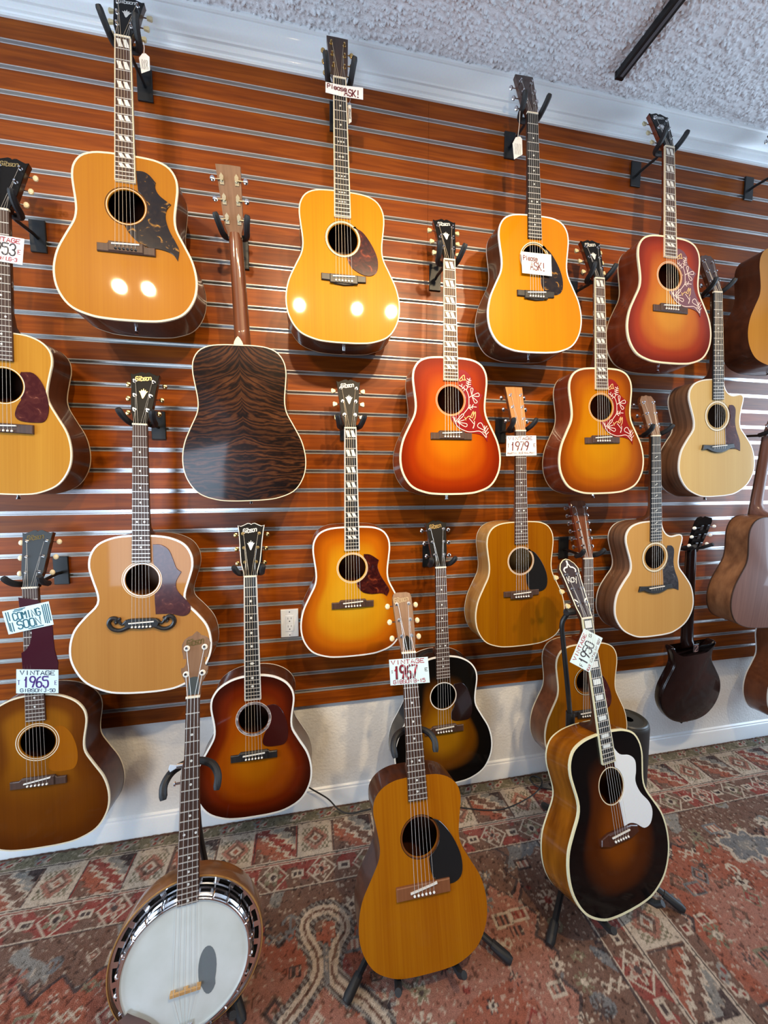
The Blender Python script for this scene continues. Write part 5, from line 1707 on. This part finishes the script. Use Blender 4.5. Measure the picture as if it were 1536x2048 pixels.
ZW = .0079
card('price_card', 'white card reading VINTAGE 1965 in purple on the old amber guitar', '20', [(33, 1338.5), (117, 1339.5), (117, 1386), (32.5, 1386.5)], .0128,
     [('VINTAGE', .09, .78, .82, .17, .0024, INK_N, 0), ('1965', .17, .26, .58, .44, .0046, INK_P, .012), ('GIBSON', .10, .06, .50, .13, .0018, INK_N, 0), ('J-50', .66, .06, .26, .13, .0018, INK_N, 0),
      ('T', .035, .36, .05, .18, .0016, INK_P, 0), ('E', .915, .36, .045, .18, .0016, INK_P, 0)], PAPERB)
card('notice_card', 'pale blue card reading COMING SOON with striped ends on a guitar neck', '20', [(4.3, 1223), (97.5, 1202.6), (107.5, 1249), (17.5, 1269)], .0138,
     [('COMING', .19, .52, .58, .30, .0032, INK_T, 0), ('SOON', .24, .13, .50, .33, .0036, INK_T, 0)], PAPERB,
     hatch=[((.06, .12), (.06, .92)), ((.11, .55), (.11, .92)), ((.09, .08), (.09, .45)), ((.14, .08), (.14, .45)), ((.84, .15), (.84, .9)), ((.88, .12), (.88, .92)), ((.92, .12), (.92, .92)), ((.965, .2), (.965, .9)),
            ((.25, .95), (.48, .95)), ((.22, .89), (.42, .90)), ((.45, .06), (.78, .07))])
card('price_card', 'white card reading VINTAGE 1967 in pink on the honey guitar neck', '22', [(778, 1319.5), (855.5, 1313.5), (859.5, 1365), (781, 1371)], .0082,
     [('VINTAGE', .05, .80, .84, .15, .0023, INK_R, 0), ('1967', .11, .24, .58, .48, .0072, INK_K, .014), ('1967', .105, .25, .58, .48, .0056, INK_PK, .014), ('GIBSON', .08, .05, .46, .13, .0018, INK_R, 0), ('B-15', .60, .05, .28, .13, .0018, INK_R, 0),
      ('=', .035, .42, .05, .2, .0018, INK_K, .002), ('E', .90, .46, .06, .12, .0018, INK_K, 0)], PAPERB)
card('price_card', 'white card reading VINTAGE 1979 on the golden koa guitar neck', '13', [(1013, 872), (1072, 871), (1073, 910.5), (1012, 912)], .0082,
     [('VINTAGE', .06, .79, .80, .15, .0022, INK_M, 0), ('1979', .15, .27, .58, .42, .0046, INK_M, .018), ('MARTIN', .05, .08, .30, .09, .0013, INK_M, 0), ('XLR', .40, .08, .15, .10, .0014, INK_M, 0), ('KALMAN', .60, .09, .32, .09, .0013, INK_M, 0),
      ('T', .04, .42, .05, .18, .0016, INK_M, 0), ('E', .905, .44, .06, .15, .002, INK_M, 0)], PAPER)
card('price_card', 'tilted white card reading VINTAGE 1950s on the white-pickguard guitar neck', '23', [(1139.5, 1324), (1168, 1257), (1205, 1276), (1179, 1345)], .0086,
     [('VINTAGE', .10, .78, .78, .15, .0024, INK_R, 0), ('1950', .14, .27, .58, .42, .0042, INK_K, .012), ('s', .85, .55, .09, .18, .0024, INK_K, 0), ('KAY', .03, .06, .16, .12, .0018, INK_R, 0), ('CATALIN', .27, .07, .44, .10, .0015, INK_M, 0),
      ('827', .78, .07, .16, .11, .0016, INK_M, 0), ('F', .05, .40, .05, .16, .002, INK_K, 0)], PAPERB)
card('price_card', 'white card reading VINTAGE 1953 at the left end on the small worn guitar', '7', [(-34, 464), (49, 478), (45, 530), (-38, 517)], .0082,
     [('VINTAGE', .10, .78, .80, .15, .0024, INK_R, 0), ('1953', .14, .30, .66, .42, .0040, INK_K, .004), ('GIBSON', .08, .08, .45, .12, .0018, INK_R, 0), ('LG-3', .60, .08, .26, .13, .0020, INK_R, 0), ('E', .87, .38, .06, .16, .002, INK_R, 0)], PAPER)
card('notice_card', 'folded white note reading Please ASK on the amber guitar neck', '3', [(651, 166), (726, 177), (726, 201), (651, 187)], .0085,
     [('Please', .05, .48, .50, .38, .0028, INK_M, .008), ('ASK!', .50, .12, .40, .56, .0034, INK_M, .010)], PAPER, bend=lambda s: .007 * abs(s - .45) if s < .45 else .004 * (s - .45))
card('notice_card', 'white note reading Please ASK over the sound hole of the golden guitar', '4', [(1042, 503), (1102, 509.5), (1103.5, 552.5), (1044.5, 546)], .0105,
     [('Please', .06, .62, .46, .20, .0030, INK_M, .008), ('ASK!', .28, .20, .50, .36, .0036, INK_M, .008)], PAPER)
# loose pickguard lying across the neck of the old amber guitar
M = GUIT['20'][1]
lp = [(37, 1195), (76, 1200), (88, 1215), (100, 1235), (106, 1255), (107, 1275), (110, 1300), (117, 1325), (116, 1346), (46, 1346), (44, 1318), (43, 1306), (52, 1300), (60, 1288), (64, 1270), (62, 1250), (40, 1222)]
lpl = [on_guitar('20', p, .0095) for p in lp]
mb = MB().prism([(p.x, p.y) for p in lpl], .0090, .0112, .0006)
cc = sum((Vector((p.x, p.y, .01)) for p in lpl), Vector()) / len(lpl)
mb.v = [tuple(M @ Vector(v)) for v in mb.v]
wmesh(mb, 'loose_pickguard', plain('dark_maroon_plastic', (.045, .006, .014), .15, coat=.5), M @ cc, 'loose dark maroon pickguard lying across the neck of the old amber guitar', 'pickguard', angle=25)


# ------------------------------------------------------------------ string tags
def hangtag(label, d, top, hole, pts):
    c = at_y(hole, d)
    T_ = wthing('hang_tag', label, 'tag', tuple(c))
    mb = MB().prism([(at_y(p, d).x, at_y(p, d).z) for p in pts], 0, .0006, 0, lambda x, y, z: (x, -d - z, y))
    cd_ = wpart(mb, 'card', PAPER, T_, smooth=False)
    wpart(MB().tube([tuple(at_y(top, d + .012)), tuple(at_y(((top[0] + hole[0]) / 2 + 1, (top[1] + hole[1]) / 2), d + .004)), tuple(c - Vector((0, .001, 0)))], .0011, 5), 'string', plain('cotton_string', (.80, .74, .68), .8), T_)
    xs, ys_ = [at_y(p, d).x for p in pts], [at_y(p, d).z for p in pts]
    x0, x1, y0, y1 = min(xs), max(xs), min(ys_), max(ys_)
    mb = MB()
    rg_ = random.Random(len(label))
    for k in range(5):
        xa = x0 + (x1 - x0) * (.25 + .13 * k)
        q = [(xa + rg_.uniform(-.0012, .0012), y0 + (y1 - y0) * (.22 + .09 * j)) for j in range(6)]
        mb.ribbon(q, .0009, lambda x, y: (x - c.x, -.0012, y - c.z))
    mb.build('scribble', INK_N, cd_.parent, smooth=False)


hangtag('small white paper tag on a string beside the three-point-pickguard guitar', .150, (287, 84), (288, 108), [(278, 116), (285, 107), (291, 107), (299, 114), (300, 141), (283, 147)])
hangtag('small white paper tag on a string beside the golden guitar headstock', .150, (1040, 222), (1035, 279), [(1025, 287), (1031, 275), (1040, 273), (1044, 278), (1045, 309), (1028, 319)])
hangtag('narrow white paper tag edge-on below the folded note on the amber guitar', .150, (700, 196), (699, 204), [(696, 208), (699, 203), (702, 208), (703, 244), (697, 248)])

# ------------------------------------------------------------------ wall outlet
OUTM = plain('outlet_plastic', (.82, .85, .88), .3, coat=.2)
ox, oz = -.082, .8475
O = wthing('wall_outlet', 'white double wall outlet on the slat wall beside the honey sunburst guitar', 'outlet', (ox, 0, oz))
def FX(x, y, z): return (x, -z, y)
wpart(MB().prism([(ox - .035, oz - .058), (ox + .035, oz - .058), (ox + .035, oz + .058), (ox - .035, oz + .058)], .0, .0065, .002, FX), 'cover_plate', OUTM, O, angle=20)
for s in (-1, 1):
    zc = oz + s * .0165
    rc = wpart(MB().prism([(ox - .0165, zc - .0163), (ox + .0165, zc - .0163), (ox + .0165, zc + .0163), (ox - .0165, zc + .0163)], .006, .0085, .0006, FX), 'socket', OUTM, O, angle=20)
    DK = plain('slot_dark', (.03, .03, .035), .6)
    mb = MB()
    mb.prism([(ox - .0072, zc + .001), (ox - .0055, zc + .001), (ox - .0055, zc + .009), (ox - .0072, zc + .009)], .0082, .0088, 0, FX)
    mb.prism([(ox + .0055, zc + .002), (ox + .0072, zc + .002), (ox + .0072, zc + .009), (ox + .0055, zc + .009)], .0082, .0088, 0, FX)
    mb.prism([(ox + .0026 * math.cos(t), zc - .007 + .0026 * math.sin(t)) for t in np.linspace(0, 6.283, 11)[:-1]], .0082, .0088, 0, FX)
    mb.v = [(v[0] - ox, v[1], v[2] - oz) for v in mb.v]
    mb.build('slot', DK, rc, smooth=False)
    zc = oz + s * .048
    wpart(MB().cyl((ox, -.006, zc), (ox, -.0075, zc), .0026, n=10), 'screw', CHROME, O)

# ------------------------------------------------------------------ cords on the rug
CORD = plain('black_rubber_cord', (.015, .014, .015), .5)
p = [tuple(at_y((585, 1552), .012)), tuple(at_y((618, 1575), .014)), tuple(at_y((655, 1597), .02)), (.105, -.040, .030), (.150, -.052, .0142), (.215, -.050, .0142), (.30, -.042, .0142), (.36, -.030, .0142)]
wmesh(MB().tube(spline(p, 6), .0030, 6), 'power_cord', CORD, (.15, -.05, .012), 'black power cord dropping behind the brown-cherry guitar onto the rug', 'cord')
p = [(.54, -.070, .0142), (.60, -.105, .0142), (.66, -.128, .0142), (.74, -.152, .0142), (.81, -.158, .0142), (.90, -.140, .0142), (.99, -.108, .0142), (1.045, -.07, .0142), (1.062, -.04, .0142), (1.040, -.016, .0142), (1.012, -.030, .0142),
     (1.02, -.075, .0142), (1.10, -.110, .0142), (1.24, -.112, .0142), (1.345, -.130, .0142)]
wmesh(MB().tube(spline(p, 6), .0026, 6), 'power_cord', CORD, (.9, -.14, .012), 'thin black cord looping on the rug towards the black canister', 'cord')

# ------------------------------------------------------------------ black canister by the wall
B = wthing('canister', 'black round canister standing by the wall behind the white-pickguard guitar', 'canister', (1.435, -.135, .0098))
def lat(prof, c, n=40):
    mb = MB()
    V = [(c[0] + r * math.cos(2 * math.pi * i / n), c[1] + r * math.sin(2 * math.pi * i / n), z) for r, z in prof for i in range(n)]
    F = [(k * n + i, k * n + (i + 1) % n, (k + 1) * n + (i + 1) % n, (k + 1) * n + i) for k in range(len(prof) - 1) for i in range(n)]
    F += [tuple(reversed(range(n))), tuple((len(prof) - 1) * n + i for i in range(n))]
    return mb.add(V, F)
wpart(lat([(.078, .0098), (.083, .014), (.085, .05), (.084, .31), (.082, .322), (.078, .328)], (1.435, -.135)), 'body', plain('canister_black', (.02, .02, .02), .5), B)
wpart(lat([(.0785, .327), (.079, .331), (.074, .335), (.066, .334), (.060, .329), (.02, .328)], (1.435, -.135)), 'top_dish', plain('canister_top', (.035, .036, .034), .35), B)

# ------------------------------------------------------------------ track lighting on the ceiling
T_ = wthing('light_track', 'slim black lighting track fixed to the textured ceiling', 'light track', (1.205, -.15, CEIL))
wpart(MB().prism([(1.189, 2.972), (1.221, 2.972), (1.221, 2.9965), (1.189, 2.9965)], .158, 2.6, 0, lambda x, y, z: (x, -z, y)), 'rail', BLACKM, T_, smooth=False)
wpart(MB().box(1.188, 1.222, -.158, -.150, 2.971, 2.9968), 'end_cap', BLACKG, T_, smooth=False)
wpart(MB().box(1.1995, 1.2105, -2.58, -.165, 2.9705, 2.9735), 'conductor_slot', plain('slot_grey', (.10, .10, .11), .4), T_, smooth=False)
for i, (lo, tg, pw, an) in enumerate(SPOTS):
    lo = Vector(lo)
    d = (Vector(tg) - lo).normalized()
    c = lo - d * .012
    ref = ['nearest the left-hand wall', 'over the three-point-pickguard guitar', 'over the amber guitar', 'over the golden guitar', 'on the black ceiling track', 'behind the others aimed low'][i]
    T_ = wthing('spotlight', 'black cylindrical ceiling spotlight ' + ref, 'spotlight', (lo.x, lo.y, CEIL))
    top_ = 2.971 if i == 4 else 2.999
    back_ = c - d * .12
    wpart(MB().tube([c, c - d * .01, c - d * .11, back_], [.040, .042, .042, .030], 20, cap=False), 'shade', BLACKM, T_)
    wpart(MB().ball(tuple(c - d * .07), .024, .024, .024, 12, 8), 'bulb', plain('bulb_glass', (.9, .88, .8), .2), T_)
    wpart(MB().tube([tuple(c - d * .07), (lo.x, c.y - d.y * .07, top_ - .02)], .006, 8), 'stem', BLACKM, T_)
    wpart(MB().cyl((lo.x, c.y - d.y * .07, top_ - .022), (lo.x, c.y - d.y * .07, top_), .028, n=20), 'mount', BLACKM, T_)
